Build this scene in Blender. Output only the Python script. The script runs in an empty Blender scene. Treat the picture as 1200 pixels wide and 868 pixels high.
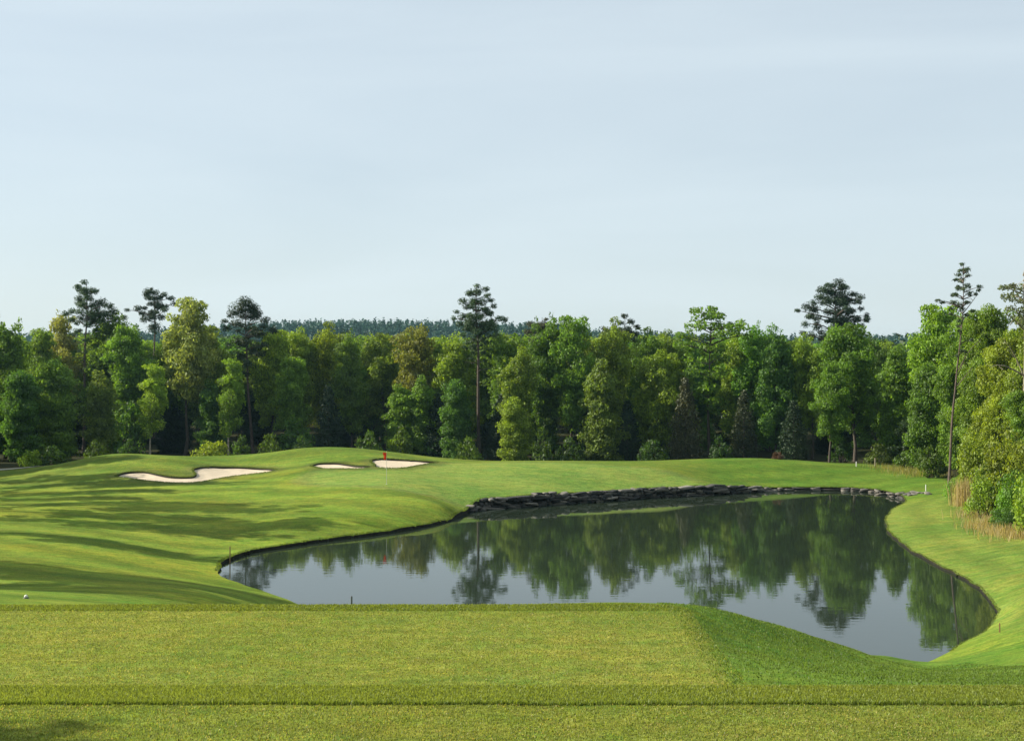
import bpy, math, random
import numpy as np

PI = math.pi
scn = bpy.context.scene
col = scn.collection
RNG = np.random.default_rng(7)

# ------------------------------------------------------------------ camera
HAZE = .00008
EYE = 10.5          # metres above the pond
F = 1500.0          # focal length in photo pixels (1200 wide)
U0, V0 = 600.0, 434.0
def P(u, v, D):     # point seen at photo pixel (u, v) at distance D
    return ((u-U0)/F*D, D, EYE-(v-V0)/F*D)
def W(u, v):        # the same on the water level
    D = EYE*F/(v-V0)
    return ((u-U0)/F*D, D)

cam = bpy.data.cameras.new('camera'); cam.lens = 45.0; cam.sensor_width = 36.0
cam.clip_start = 0.1; cam.clip_end = 8000
co = bpy.data.objects.new('camera', cam); col.objects.link(co)
co.location = (0, 0, EYE); co.rotation_euler = (PI/2, 0, 0)
scn.camera = co

# ------------------------------------------------------------------ light
AZ, EL = math.radians(-81), math.radians(31)
sun = bpy.data.lights.new('sun', 'SUN'); sun.energy = 5.0; sun.angle = math.radians(0.6); sun.color = (1.0, 0.93, 0.80)
so = bpy.data.objects.new('sun', sun); col.objects.link(so)
sd = (math.sin(AZ)*math.cos(EL), math.cos(AZ)*math.cos(EL), math.sin(EL))
from mathutils import Vector, Matrix, noise as mnoise
so.rotation_euler = Vector(sd).to_track_quat('Z', 'Y').to_euler()
so.location = (-60, 40, 60)

world = bpy.data.worlds.new('World'); scn.world = world; world.use_nodes = True
nt = world.node_tree; N = nt.nodes; L = nt.links
for n in list(N): N.remove(n)
out = N.new('ShaderNodeOutputWorld'); bg = N.new('ShaderNodeBackground')
sky = N.new('ShaderNodeTexSky'); sky.sky_type = 'NISHITA'; sky.sun_disc = False
sky.sun_elevation = EL; sky.sun_rotation = AZ; sky.air_density = 1.0; sky.dust_density = 1.2; sky.ozone_density = 1.2; sky.altitude = 100
tc = N.new('ShaderNodeTexCoord')
# thin high cirrus veil: pale, streaky, laid over the clear sky
mp = N.new('ShaderNodeMapping'); mp.inputs['Scale'].default_value = (1.2, 1.2, 7.0); mp.inputs['Rotation'].default_value = (0.10, 0.06, 0.3)
L.new(tc.outputs['Generated'], mp.inputs['Vector'])
nz = N.new('ShaderNodeTexNoise'); nz.inputs['Scale'].default_value = 1.7; nz.inputs['Detail'].default_value = 6; nz.inputs['Roughness'].default_value = 0.5
nz.inputs['Distortion'].default_value = 0.6
L.new(mp.outputs['Vector'], nz.inputs['Vector'])
rp = N.new('ShaderNodeMapRange'); rp.inputs['From Min'].default_value = 0.3; rp.inputs['From Max'].default_value = 0.75
rp.inputs['To Min'].default_value = 0.58; rp.inputs['To Max'].default_value = 0.78
L.new(nz.outputs['Fac'], rp.inputs['Value'])
mx = N.new('ShaderNodeMixRGB'); mx.inputs['Color2'].default_value = (6.95, 7.9, 8.4, 1)
L.new(rp.outputs['Result'], mx.inputs['Fac']); L.new(sky.outputs['Color'], mx.inputs['Color1'])
L.new(mx.outputs['Color'], bg.inputs['Color']); bg.inputs['Strength'].default_value = 0.0660
L.new(bg.outputs['Background'], out.inputs['Surface'])

scn.view_settings.view_transform = 'Standard'; scn.view_settings.look = 'None'
scn.view_settings.gamma = 1.0; scn.view_settings.exposure = 0.82
scn.cycles.max_bounces = 8; scn.cycles.transmission_bounces = 6; scn.cycles.diffuse_bounces = 3

# ------------------------------------------------------------------ object helpers
def tag(o, label=None, cat=None, group=None, kind=None):
    if label: o['label'] = label
    if cat: o['category'] = cat
    if group: o['group'] = group
    if kind: o['kind'] = kind
    return o
def link(name, me, parent=None, mat=None):
    o = bpy.data.objects.new(name, me); col.objects.link(o)
    if parent: o.parent = parent
    if mat: me.materials.append(mat)
    return o
def empty(name, loc, rz=0):
    o = bpy.data.objects.new(name, None); col.objects.link(o); o.location = loc; o.rotation_euler = (0, 0, rz)
    o.empty_display_size = 0.3
    return o
def mesh_arrays(name, V, faces, nper, attrs=None, smooth=False, mats=None):
    """V (n,3), faces flat int array of equal-size polys (nper corners)."""
    V = np.asarray(V, np.float32); faces = np.asarray(faces, np.int32).ravel()
    me = bpy.data.meshes.new(name)
    me.vertices.add(len(V)); me.vertices.foreach_set('co', V.ravel())
    nf = len(faces)//nper
    me.loops.add(len(faces)); me.loops.foreach_set('vertex_index', faces)
    me.polygons.add(nf); me.polygons.foreach_set('loop_start', np.arange(nf, dtype=np.int32)*nper)
    if smooth: me.polygons.foreach_set('use_smooth', np.ones(nf, dtype=bool))
    if mats is not None: me.polygons.foreach_set('material_index', np.asarray(mats, np.int32))
    for k, a in (attrs or {}).items():
        a = np.asarray(a, np.float32)
        if a.ndim == 1:
            at = me.attributes.new(k, 'FLOAT', 'POINT'); at.data.foreach_set('value', a)
        else:
            at = me.attributes.new(k, 'FLOAT_COLOR', 'POINT')
            at.data.foreach_set('color', np.concatenate([a, np.ones((len(a), 1), np.float32)], 1).ravel())
    me.update(calc_edges=True); me.validate()
    return me

class Tubes:
    """collects tapered tubes and builds one mesh"""
    def __init__(s): s.V = []; s.F = []; s.n = 0
    def add(s, pts, radii, sides=6):
        pts = np.asarray(pts, float); k = len(pts)
        d = np.gradient(pts, axis=0); d /= np.linalg.norm(d, axis=1)[:, None]+1e-9
        ref = np.array([0.31, 0.95, 0.05]) if abs(d[0][2]) > .8 else np.array([0, 0, 1.0])
        a = np.cross(d, ref); a /= np.linalg.norm(a, axis=1)[:, None]+1e-9
        b = np.cross(d, a)
        th = np.arange(sides)*2*PI/sides
        ring = pts[:, None, :] + np.asarray(radii)[:, None, None]*(np.cos(th)[None, :, None]*a[:, None, :]+np.sin(th)[None, :, None]*b[:, None, :])
        s.V.append(ring.reshape(-1, 3))
        i, j = np.meshgrid(np.arange(k-1), np.arange(sides), indexing='ij')
        j2 = (j+1) % sides
        s.F.append(np.stack([i*sides+j, i*sides+j2, (i+1)*sides+j2, (i+1)*sides+j], -1).reshape(-1, 4)+s.n)
        s.n += k*sides
    def mesh(s, name):
        return mesh_arrays(name, np.concatenate(s.V), np.concatenate(s.F), 4, smooth=True)

def new_mat(name):
    m = bpy.data.materials.new(name); m.use_nodes = True
    nt = m.node_tree
    for n in list(nt.nodes): nt.nodes.remove(n)
    o = nt.nodes.new('ShaderNodeOutputMaterial')
    return m, nt.nodes, nt.links, o
def principled(name, rgb, rough=0.7, **kw):
    m, N, L, o = new_mat(name)
    p = N.new('ShaderNodeBsdfPrincipled'); p.inputs['Base Color'].default_value = (*rgb, 1); p.inputs['Roughness'].default_value = rough
    L.new(p.outputs[0], o.inputs['Surface'])
    return m

# ------------------------------------------------------------------ materials
def leaf_material(name, trans=0.52, tcol=(1.25, 1.2, 0.55), rough=0.55, gloss=0.025):
    m, N, L, o = new_mat(name)
    info = N.new('ShaderNodeObjectInfo')
    at = N.new('ShaderNodeAttribute'); at.attribute_name = 'tint'
    mr = N.new('ShaderNodeMapRange'); mr.inputs['To Min'].default_value = 0.55; mr.inputs['To Max'].default_value = 1.45
    L.new(at.outputs['Fac'], mr.inputs['Value'])
    mul = N.new('ShaderNodeVectorMath'); mul.operation = 'SCALE'
    L.new(info.outputs['Color'], mul.inputs[0]); L.new(mr.outputs['Result'], mul.inputs['Scale'])
    d = N.new('ShaderNodeBsdfDiffuse'); L.new(mul.outputs[0], d.inputs['Color'])
    tm = N.new('ShaderNodeVectorMath'); tm.operation = 'MULTIPLY'; tm.inputs[1].default_value = tcol
    L.new(mul.outputs[0], tm.inputs[0])
    t = N.new('ShaderNodeBsdfTranslucent'); L.new(tm.outputs[0], t.inputs['Color'])
    mixs = N.new('ShaderNodeMixShader'); mixs.inputs[0].default_value = trans
    L.new(d.outputs[0], mixs.inputs[1]); L.new(t.outputs[0], mixs.inputs[2])
    g = N.new('ShaderNodeBsdfGlossy'); g.inputs['Roughness'].default_value = rough; g.inputs['Color'].default_value = (.8, .85, .8, 1)
    m2 = N.new('ShaderNodeMixShader'); m2.inputs[0].default_value = gloss
    L.new(mixs.outputs[0], m2.inputs[1]); L.new(g.outputs[0], m2.inputs[2])
    L.new(m2.outputs[0], o.inputs['Surface'])
    return m
LEAF = leaf_material('broad_leaves')
NEEDLE = leaf_material('pine_needles', trans=0.2, tcol=(1.1, 1.15, .6), gloss=0.03)
def bark_material(name, c1, c2, scale=3.0):
    m, N, L, o = new_mat(name)
    tcn = N.new('ShaderNodeTexCoord'); mp = N.new('ShaderNodeMapping'); mp.inputs['Scale'].default_value = (scale*2, scale*2, scale*.5)
    L.new(tcn.outputs['Object'], mp.inputs['Vector'])
    nz = N.new('ShaderNodeTexNoise'); nz.inputs['Scale'].default_value = 2; nz.inputs['Detail'].default_value = 5; L.new(mp.outputs[0], nz.inputs['Vector'])
    cr = N.new('ShaderNodeValToRGB'); cr.color_ramp.elements[0].position = .3; cr.color_ramp.elements[1].position = .7
    cr.color_ramp.elements[0].color = (*c1, 1); cr.color_ramp.elements[1].color = (*c2, 1)
    L.new(nz.outputs['Fac'], cr.inputs['Fac'])
    p = N.new('ShaderNodeBsdfPrincipled'); p.inputs['Roughness'].default_value = .9; L.new(cr.outputs[0], p.inputs['Base Color'])
    bp = N.new('ShaderNodeBump'); bp.inputs['Strength'].default_value = .6; bp.inputs['Distance'].default_value = .05
    L.new(nz.outputs['Fac'], bp.inputs['Height']); L.new(bp.outputs[0], p.inputs['Normal'])
    L.new(p.outputs[0], o.inputs['Surface'])
    return m
BARK = bark_material('dark_bark', (.035, .028, .02), (.09, .07, .05))
PINEBARK = bark_material('pine_bark', (.05, .038, .028), (.14, .10, .075))
PALEBARK = bark_material('pale_bark', (.16, .13, .09), (.42, .36, .26))

def turf_material():
    m, N, L, o = new_mat('turf')
    at = N.new('ShaderNodeAttribute'); at.attribute_name = 'turf'
    geo = N.new('ShaderNodeNewGeometry')
    def noise(scale, detail, vec=(1, 1, 1), rough=.55):
        mp = N.new('ShaderNodeMapping'); mp.inputs['Scale'].default_value = vec
        L.new(geo.outputs['Position'], mp.inputs['Vector'])
        n = N.new('ShaderNodeTexNoise'); n.inputs['Scale'].default_value = scale; n.inputs['Detail'].default_value = detail; n.inputs['Roughness'].default_value = rough
        L.new(mp.outputs[0], n.inputs['Vector']); return n
    def rng(n, lo, hi, a=.3, b=.7):
        r = N.new('ShaderNodeMapRange'); r.inputs['From Min'].default_value = a; r.inputs['From Max'].default_value = b
        r.inputs['To Min'].default_value = lo; r.inputs['To Max'].default_value = hi
        L.new(n.outputs['Fac'], r.inputs['Value']); return r
    big = noise(.16, 5, (.8, 1, 1), .6); mid = noise(.9, 6, (.5, 1, 1), .65); fine = noise(9.0, 6, (1, 1, 1), .7); hair = noise(45, 3, (1, .6, 1), .7)
    # dry straw / fresh green patches
    dry = N.new('ShaderNodeMixRGB'); dry.blend_type = 'MULTIPLY'; dry.inputs['Color2'].default_value = (1.5, 1.12, 1.0, 1)
    L.new(at.outputs['Color'], dry.inputs['Color1']); L.new(rng(mid, 0, .85, .35, .68).outputs[0], dry.inputs['Fac'])
    dk = N.new('ShaderNodeMixRGB'); dk.blend_type = 'MULTIPLY'; dk.inputs['Color2'].default_value = (.62, .82, .7, 1)
    L.new(dry.outputs[0], dk.inputs['Color1']); L.new(rng(big, 0, .9, .38, .66).outputs[0], dk.inputs['Fac'])
    f1 = N.new('ShaderNodeVectorMath'); f1.operation = 'SCALE'; L.new(dk.outputs[0], f1.inputs[0]); L.new(rng(fine, .62, 1.38).outputs[0], f1.inputs['Scale'])
    streak = noise(1.0, 5, (.9, 2.6, 1), .68); tuft = noise(2.6, 4, (1, .8, 1), .6)
    f0 = N.new('ShaderNodeVectorMath'); f0.operation = 'SCALE'; L.new(f1.outputs[0], f0.inputs[0]); L.new(rng(streak, .78, 1.22, .35, .65).outputs[0], f0.inputs['Scale'])
    f3 = N.new('ShaderNodeMixRGB'); f3.blend_type = 'MULTIPLY'; f3.inputs['Color2'].default_value = (.60, .86, .62, 1)
    L.new(f0.outputs[0], f3.inputs['Color1']); L.new(rng(tuft, 0, .8, .45, .68).outputs[0], f3.inputs['Fac'])
    f2 = N.new('ShaderNodeVectorMath'); f2.operation = 'SCALE'; L.new(f3.outputs[0], f2.inputs[0]); L.new(rng(hair, .7, 1.3).outputs[0], f2.inputs['Scale'])
    p = N.new('ShaderNodeBsdfPrincipled'); p.inputs['Roughness'].default_value = .85
    p.inputs['Specular IOR Level'].default_value = .05
    
    L.new(f2.outputs[0], p.inputs['Base Color'])
    ad = N.new('ShaderNodeMath'); ad.operation = 'ADD'; L.new(fine.outputs['Fac'], ad.inputs[0]); L.new(hair.outputs['Fac'], ad.inputs[1])
    bp = N.new('ShaderNodeBump'); bp.inputs['Strength'].default_value = .5; bp.inputs['Distance'].default_value = .05
    L.new(ad.outputs[0], bp.inputs['Height']); L.new(bp.outputs[0], p.inputs['Normal'])
    L.new(p.outputs[0], o.inputs['Surface'])
    return m
TURF = turf_material()
def noisy_material(name, c1, c2, scale, rough=.9, bump=.4, dist=.03, vec=(1, 1, 1)):
    m, N, L, o = new_mat(name)
    geo = N.new('ShaderNodeNewGeometry'); mp = N.new('ShaderNodeMapping'); mp.inputs['Scale'].default_value = vec
    L.new(geo.outputs['Position'], mp.inputs['Vector'])
    nz = N.new('ShaderNodeTexNoise'); nz.inputs['Scale'].default_value = scale; nz.inputs['Detail'].default_value = 6; nz.inputs['Roughness'].default_value = .6
    L.new(mp.outputs[0], nz.inputs['Vector'])
    cr = N.new('ShaderNodeValToRGB'); cr.color_ramp.elements[0].position = .3; cr.color_ramp.elements[1].position = .7
    cr.color_ramp.elements[0].color = (*c1, 1); cr.color_ramp.elements[1].color = (*c2, 1)
    L.new(nz.outputs['Fac'], cr.inputs['Fac'])
    p = N.new('ShaderNodeBsdfPrincipled'); p.inputs['Roughness'].default_value = rough; p.inputs['Specular IOR Level'].default_value = .2
    L.new(cr.outputs[0], p.inputs['Base Color'])
    bp = N.new('ShaderNodeBump'); bp.inputs['Strength'].default_value = bump; bp.inputs['Distance'].default_value = dist
    L.new(nz.outputs['Fac'], bp.inputs['Height']); L.new(bp.outputs[0], p.inputs['Normal'])
    L.new(p.outputs[0], o.inputs['Surface'])
    return m
SOIL = noisy_material('dark_bank_soil', (.008, .008, .005), (.03, .026, .014), 6)
SAND = noisy_material('bunker_sand', (.40, .33, .24), (.56, .47, .345), 2.2, bump=.7, dist=.08, vec=(.5, 1.6, 1))
STONE_BASE = None

# ------------------------------------------------------------------ pond outline (plan)
def catmull(pts, per=6, closed=True):
    pts = np.asarray(pts, float); n = len(pts); outp = []
    for i in range(n):
        p0, p1, p2, p3 = pts[(i-1) % n], pts[i], pts[(i+1) % n], pts[(i+2) % n]
        # centripetal-ish: plain uniform with damped tangents
        for t in np.arange(per)/per:
            m1 = (p2-p0)*.42; m2 = (p3-p1)*.42
            l = np.linalg.norm(p2-p1)
            for mm in (m1, m2):
                q = np.linalg.norm(mm)
                if q > l: mm *= l/q
            h00 = 2*t**3-3*t*t+1; h10 = t**3-2*t*t+t; h01 = -2*t**3+3*t*t; h11 = t**3-t*t
            outp.append(h00*p1+h10*m1+h01*p2+h11*m2)
    return np.array(outp)
left_px = [(256, 671), (261, 661), (271, 655), (300, 647), (350, 638.5), (400, 632), (450, 625.5), (500, 617), (530, 609), (550, 600)]
wall_px = [(560, 597), (600, 594.5), (640, 591), (700, 587), (760, 583), (820, 580), (865, 577.5)]
edge_px = [(900, 575), (960, 574.6), (1000, 575.2), (1030, 577.8), (1053, 583)]
right_px = [(1062, 588.5), (1050, 595), (1040, 604), (1037, 613), (1045, 628), (1063, 643), (1090, 659), (1120, 674), (1145, 689), (1160, 704), (1168, 719), (1163, 734), (1140, 751), (1110, 766)]
near_pl = [(14.6, 45.75), (12.0, 44.6), (8, 45.4), (2, 46.5), (-4, 48.8), (-7.5, 52.5)]
near_px = [(345, 707), (320, 697), (290, 687), (266, 679)]
ctrl = [W(*p) for p in left_px+wall_px+edge_px+right_px] + near_pl + [W(*p) for p in near_px]
nl, nw, ne, nr = len(left_px), len(wall_px), len(edge_px), len(right_px)
# bank height above the water at each control point
bank = [.08, .14]+[.18]*(nl-3)+[.24] + [.76, .82, .85, .74, .78, .78, .60] + [.30]*ne + [.12]*nr + [.02, .03]+[.10]*(len(near_pl)-2) + [.05]*len(near_px)
POND = catmull(ctrl, 8)
bank_i = np.interp(np.arange(len(POND))/8, np.arange(len(ctrl)+1), bank+[bank[0]])
jit = np.array([mnoise.noise((p[0]*.5, p[1]*.5, 0))*.18 + mnoise.noise((p[0]*1.7, p[1]*1.7, 3))*.07 for p in POND])
dd = np.roll(POND, -1, 0)-np.roll(POND, 1, 0); nn = np.stack([dd[:, 1], -dd[:, 0]], 1); nn /= np.linalg.norm(nn, axis=1)[:, None]
POND = POND + nn*jit[:, None]

# ------------------------------------------------------------------ terrain height from surveyed points
cp = []
def px(u, v, D): cp.append(P(u, v, D))
def xyz(x, y, z): cp.append((x, y, z))
for i in range(0, len(POND), 5): xyz(POND[i, 0], POND[i, 1], bank_i[i])
for x in (-26, -20, -14, -8, -3, 0, 3.2):                                   # lower tee, flat
    for y in (19, 22, 25.5, 29.4): xyz(x, y, 5.05)
for x, y, z in ((-6, 36, 3.3), (0, 36, 2.9), (3, 36, 2.9), (-6, 43, 1.6), (2, 42, 1.1)): xyz(x, y, z)
for u, v, D in ((0, 712, 30), (0, 690, 45), (0, 650, 62), (0, 600, 85), (0, 576, 105), (0, 558, 122), (0, 548, 135),
                (150, 701, 40), (150, 680, 54), (150, 640, 71), (150, 600, 87), (150, 576, 100), (180, 568, 106),
                (240, 700, 44), (240, 688, 54), (200, 665, 65), (230, 650, 72),
                (300, 640, 76), (300, 610, 84), (300, 580, 96), (300, 562, 107), (223, 567, 105), (300, 549.5, 116), (240, 548, 116.5), (150, 557, 112), (190, 552, 114),
                (60, 545, 127), (100, 539, 126), (130, 535, 124.5), (200, 536, 123.5), (250, 535.5, 123), (300, 533, 122.5), (350, 528.5, 122), (400, 526, 121.5), (440, 528, 121.5), (480, 533, 121), (520, 538, 119), (560, 541, 117),
                (400, 615, 82), (400, 590, 90), (400, 565, 101), (370, 549, 109), (400, 547, 110), (440, 548.5, 109),
                (450, 607, 85), (450, 590, 90), (450, 567, 98), (450, 556, 104), (450, 537, 116), (500, 542, 113), (395, 541, 115.5), (365, 543, 115),
                (520, 594, 91), (520, 575, 98), (520, 556, 107),
                (600, 574, 101), (600, 556, 107), (600, 545, 112), (600, 540.5, 116),
                (700, 568.5, 105.5), (700, 552, 110), (700, 544, 114), (700, 540.5, 117.5),
                (780, 563, 109.5), (780, 551, 112), (780, 543, 118), (840, 562, 112), (840, 550, 116.5), (840, 541, 120),
                (900, 564, 114), (900, 548, 119), (900, 538.5, 123), (960, 563, 115), (960, 550, 120), (960, 541.5, 125),
                (1020, 566, 114), (1020, 554, 120), (1020, 546.5, 126), (1070, 568, 110), (1075, 551.5, 123),
                (1100, 574, 106), (1120, 580, 100), (1100, 600, 90), (1100, 625, 79), (1130, 600, 89), (1150, 640, 72.5), (1150, 620, 80), (1180, 625, 76), (1180, 660, 66),
                (1200, 640, 70), (1200, 700, 54), (1200, 735, 47), (1200, 765, 41), (1200, 792, 30), (1150, 785, 35), (1070, 786, 38), (1078, 780.5, 42), (1110, 781, 41.5), (1145, 777, 41.5), (1040, 777, 41), (1060, 793, 30), (1130, 791, 33), (1078, 777.5, 44.6), (1100, 774.5, 44.8), (1020, 782, 36), (1110, 786, 37.5),
                (1100, 799, 25), (1200, 801, 25), (865, 805, 22), (930, 805.5, 22), (1000, 806, 22), (1200, 806, 22)):
    px(u, v, D)
for u, vs in ((845, 716), (870, 721), (900, 729), (930, 738.5), (965, 749.5), (1000, 760), (1035, 768)):    # the mound's own skyline and the slope up to it
    Ds = 29.5+(u-810)/268*16.5; zs = EYE-(vs-V0)/F*Ds; px(u, vs, Ds)
    for t in (.36, .70):
        D = 22+(Ds-22)*t; xyz((u-U0)/F*D, D, 5.06+(zs-5.06)*t+.10*t*(1-t)*4*.5)
for x, y, z in ((-10, 140, -.3), (-30, 140, -.2), (-50, 142, -.1), (10, 138, -.5), (25, 138, .1), (35, 138, .6), (-60, 150, -.2), (0, 160, -.2), (40, 160, .5), (-30, 165, -.2), (-80, 130, .4), (-70, 100, .9), (-60, 75, 1.6), (-45, 50, 3.2), (-40, 30, 4.8), (-40, 18, 5.0),
                (45, 125, 1.2), (55, 100, 1.6), (48, 75, 1.6), (42, 55, 2.0), (38, 40, 2.8), (36, 25, 4.6), (36, 18, 5.0), (70, 150, 1.2), (80, 110, 2.2), (-90, 170, 0), (90, 180, 1), (0, 190, 0), (20, 18, 5.0), (10, 18, 5.0)):
    xyz(x, y, z)
cp = np.array(cp); S = 60.0
def phi(d2): return np.where(d2 > 1e-12, .5*d2*np.log(d2+1e-12), 0)
A = cp[:, :2]/S; n = len(A)
K = phi(((A[:, None]-A[None])**2).sum(-1)) + np.eye(n)*2e-5
Q = np.concatenate([np.ones((n, 1)), A], 1)
M = np.block([[K, Q], [Q.T, np.zeros((3, 3))]])
sol = np.linalg.solve(M, np.concatenate([cp[:, 2], np.zeros(3)]))
def sstep(a, b, x):
    t = np.clip((x-a)/(b-a), 0, 1); return t*t*(3-2*t)
def tps(X, Y):
    X = np.ravel(X)/S; Y = np.ravel(Y)/S; o = np.empty(len(X))
    for k in range(0, len(X), 40000):
        q = np.stack([X[k:k+40000], Y[k:k+40000]], 1)
        d2 = (q*q).sum(1)[:, None]+(A*A).sum(1)[None]-2*q@A.T
        o[k:k+40000] = phi(np.maximum(d2, 0))@sol[:n]+sol[n]+q@sol[n+1:]
    return o
HUMPS = ((-32.0, 118.5, .42, 4.2), (-38, 122, .35, 5), (-15.2, 117.2, .30, 3.4), (-20, 121, .25, 4), (-27.5, 121.5, -.25, 3.0))
def upper(Y):   # the tee in front of the lens and the ground the photographer stands on
    z = np.where(Y < 13.8, 6.9+np.maximum(0, 9-Y)*.22, 6.9-(Y-13.8)*.08)
    z = np.minimum(z, 8.9)
    return np.where(Y > 15, 6.8-.36*(Y-15), z)
def height(X, Y):
    X = np.asarray(X, float); Y = np.asarray(Y, float); sh = X.shape
    Xf, Yf = X.ravel(), Y.ravel()
    xc = np.clip(Xf, -85, 85); yc = np.clip(Yf, 17, 185)
    z = tps(xc, yc)
    out_ = sstep(0, 60, np.maximum(np.abs(Xf)-80, Yf-180))
    z = z*(1-out_) + (1.0)*out_
    wt_ = sstep(4.7, 3.5, Xf)*sstep(30.8, 29.3, Yf)*sstep(-60, -30, Xf)*(Yf > 15)
    z = z*(1-wt_)+5.05*wt_
    for hx_, hy_, ha, hr in HUMPS: z = z+ha*np.exp(-((Xf-hx_)**2+((Yf-hy_)*1.15)**2)/(hr*hr))
    z = np.where(Yf < 24, np.maximum(z, upper(Yf)), z)
    return z.reshape(sh)
def H1(x, y): return float(height(np.array([x]), np.array([y]))[0])
def ground_at(u, v, D0=20, D1=170):
    """first ground point seen at a photo pixel"""
    D = np.arange(D0, D1, .1); z = height((u-U0)/F*D, D); ray = EYE-(v-V0)/F*D
    k = np.argmax(z >= ray); return ((u-U0)/F*D[k], D[k], z[k])

# ------------------------------------------------------------------ bunkers (outline on the ground, plan)
def plan_of(pxs, zfun=None):
    o = []
    for u, v in pxs:
        D = 112.0
        for _ in range(30): D = .5*D+.5*(EYE-H1((u-U0)/F*D, D))*F/(v-V0)
        o.append(((u-U0)/F*D, D))
    return np.array(o)
b1 = [(137, 559), (141, 556.2), (148, 554), (160, 553.4), (172, 554), (183, 556.2), (197, 558.8), (213, 560), (225, 559.6), (230.5, 556.5), (228, 553), (227.5, 550), (235, 548.2), (247, 547.5), (272, 548), (297, 549), (315, 550), (323, 551.6), (313, 553.7), (295, 556), (272, 558.7), (250, 562.5), (235, 565.2), (223, 566.2), (205, 566.4), (185, 565), (172, 563.7), (152, 561)]
b2 = [(365.5, 546.6), (371, 544.2), (382, 543.2), (395, 543.2), (406, 544.8), (417, 546.6), (435, 547.9), (422, 549.6), (395, 549.8), (376, 549.2)]
b3 = [(437.5, 547.8), (441, 545.6), (438, 543.6), (435.5, 541), (438, 539), (447, 538.2), (462, 538.6), (480, 539.8), (497, 541), (512, 542.2), (503, 543.9), (490, 545.9), (480, 547.8), (468, 549), (452, 549.2)]
BUNK = []
for b in (b1, b2, b3): BUNK.append(catmull(plan_of(b), 5))

def sdist(poly, X, Y, reach=8.0):
    """signed distance (neg inside) and nearest boundary point; far points get +reach"""
    sd = np.full(len(X), reach); NX = X.copy(); NY = Y.copy()
    bb = (poly[:, 0].min()-reach, poly[:, 0].max()+reach, poly[:, 1].min()-reach, poly[:, 1].max()+reach)
    idx = np.where((X > bb[0]) & (X < bb[1]) & (Y > bb[2]) & (Y < bb[3]))[0]
    a = poly; b = np.roll(poly, -1, 0)
    for k in range(0, len(idx), 8000):
        I = idx[k:k+8000]; p = np.stack([X[I], Y[I]], 1)
        ab = b-a; ap = p[:, None]-a[None]
        t = np.clip((ap*ab).sum(-1)/((ab*ab).sum(-1)+1e-12), 0, 1)
        q = a[None]+t[..., None]*ab[None]
        d2 = ((p[:, None]-q)**2).sum(-1); j = d2.argmin(1); r = np.arange(len(I))
        d = np.sqrt(d2[r, j])
        c = ((a[None, :, 1] > p[:, 1:2]) != (b[None, :, 1] > p[:, 1:2]))
        xi = a[None, :, 0]+(p[:, 1:2]-a[None, :, 1])/(b[None, :, 1]-a[None, :, 1]+1e-12)*(b[None, :, 0]-a[None, :, 0])
        ins = (c & (p[:, 0:1] < xi)).sum(1) % 2 == 1
        sd[I] = np.where(ins, -d, d); NX[I] = q[r, j, 0]; NY[I] = q[r, j, 1]
    return sd, NX, NY

# ------------------------------------------------------------------ the ground sheet
ys = [-60, -45, -32, -22, -14, -8, -4, -1, 2, 4, 6, 8]
y = 9.0
while y < 150: ys.append(y); y += min(max(.06, .0026*y), .32) if not (30 < y < 44) else .12
while y < 200: ys.append(y); y += 1.0
while y < 3000: ys.append(y); y *= 1.12
ys = np.array(ys)
s_in = np.linspace(-.44, .44, 360)
w = np.linspace(0, 1, 26)[1:]
sL = np.concatenate([-(w[::-1]), np.zeros(len(s_in)), w])
sI = np.concatenate([np.full(25, -.44), s_in, np.full(25, .44)])
Yg = np.repeat(ys[:, None], len(sI), 1)
Yscale = np.clip(Yg, 13, 175)
X = sI[None]*Yscale + np.sign(sL)[None]*(28*np.abs(sL)+1200*np.abs(sL)**4)[None]
R_, C_ = X.shape
Xf, Yf = X.ravel().copy(), Yg.ravel().copy()
cell = np.maximum(.0026*np.clip(Yf, 20, 175), .08)
inside = np.zeros(len(Xf), bool); SD = []
for poly in [POND]+BUNK:
    sd, nx, ny = sdist(poly, Xf, Yf)
    sn = np.abs(sd) < cell*.62
    Xf[sn] = nx[sn]; Yf[sn] = ny[sn]; sd[sn] = 0
    SD.append(sd)
Zf = height(Xf, Yf)
sdp = SD[0]
# soft bumps of old mown ground, rounded lips over the bunkers
for k, sd in enumerate(SD[1:]): Zf += .07*np.exp(-(np.maximum(sd, 0)/.9)**2)*(sd > -.5)
X = Xf.reshape(R_, C_); Yg = Yf.reshape(R_, C_)
gi = np.arange(R_*C_).reshape(R_, C_)
quad = np.stack([gi[:-1, :-1], gi[:-1, 1:], gi[1:, 1:], gi[1:, :-1]], -1).reshape(-1, 4)
def face_in(sd):
    q = sd[quad]; return (q.max(1) <= 1e-6) & (q.min(1) < -1e-6)
FIN = [face_in(sd) for sd in SD]
holes = FIN[0] | FIN[1] | FIN[2] | FIN[3]
# turf colour (albedo of each kind of mown grass)
def c3(r, g, b): return np.array([r, g, b])
Xc, Yc = Xf, Yf
U = U0+F*Xc/np.maximum(Yc, 1); Vv = V0+F*(EYE-Zf)/np.maximum(Yc, 1)
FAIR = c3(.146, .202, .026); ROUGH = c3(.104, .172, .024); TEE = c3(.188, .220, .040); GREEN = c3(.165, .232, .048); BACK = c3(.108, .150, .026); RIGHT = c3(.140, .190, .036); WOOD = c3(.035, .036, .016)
colr = np.repeat(FAIR[None], len(Xc), 0)
def lay(mask, c):
    global colr
    colr = colr*(1-mask[:, None]) + c[None]*mask[:, None]
wob = np.array([mnoise.noise((x*.12, y_*.12, 5.)) for x, y_ in zip(Xc, Yc)])
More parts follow.
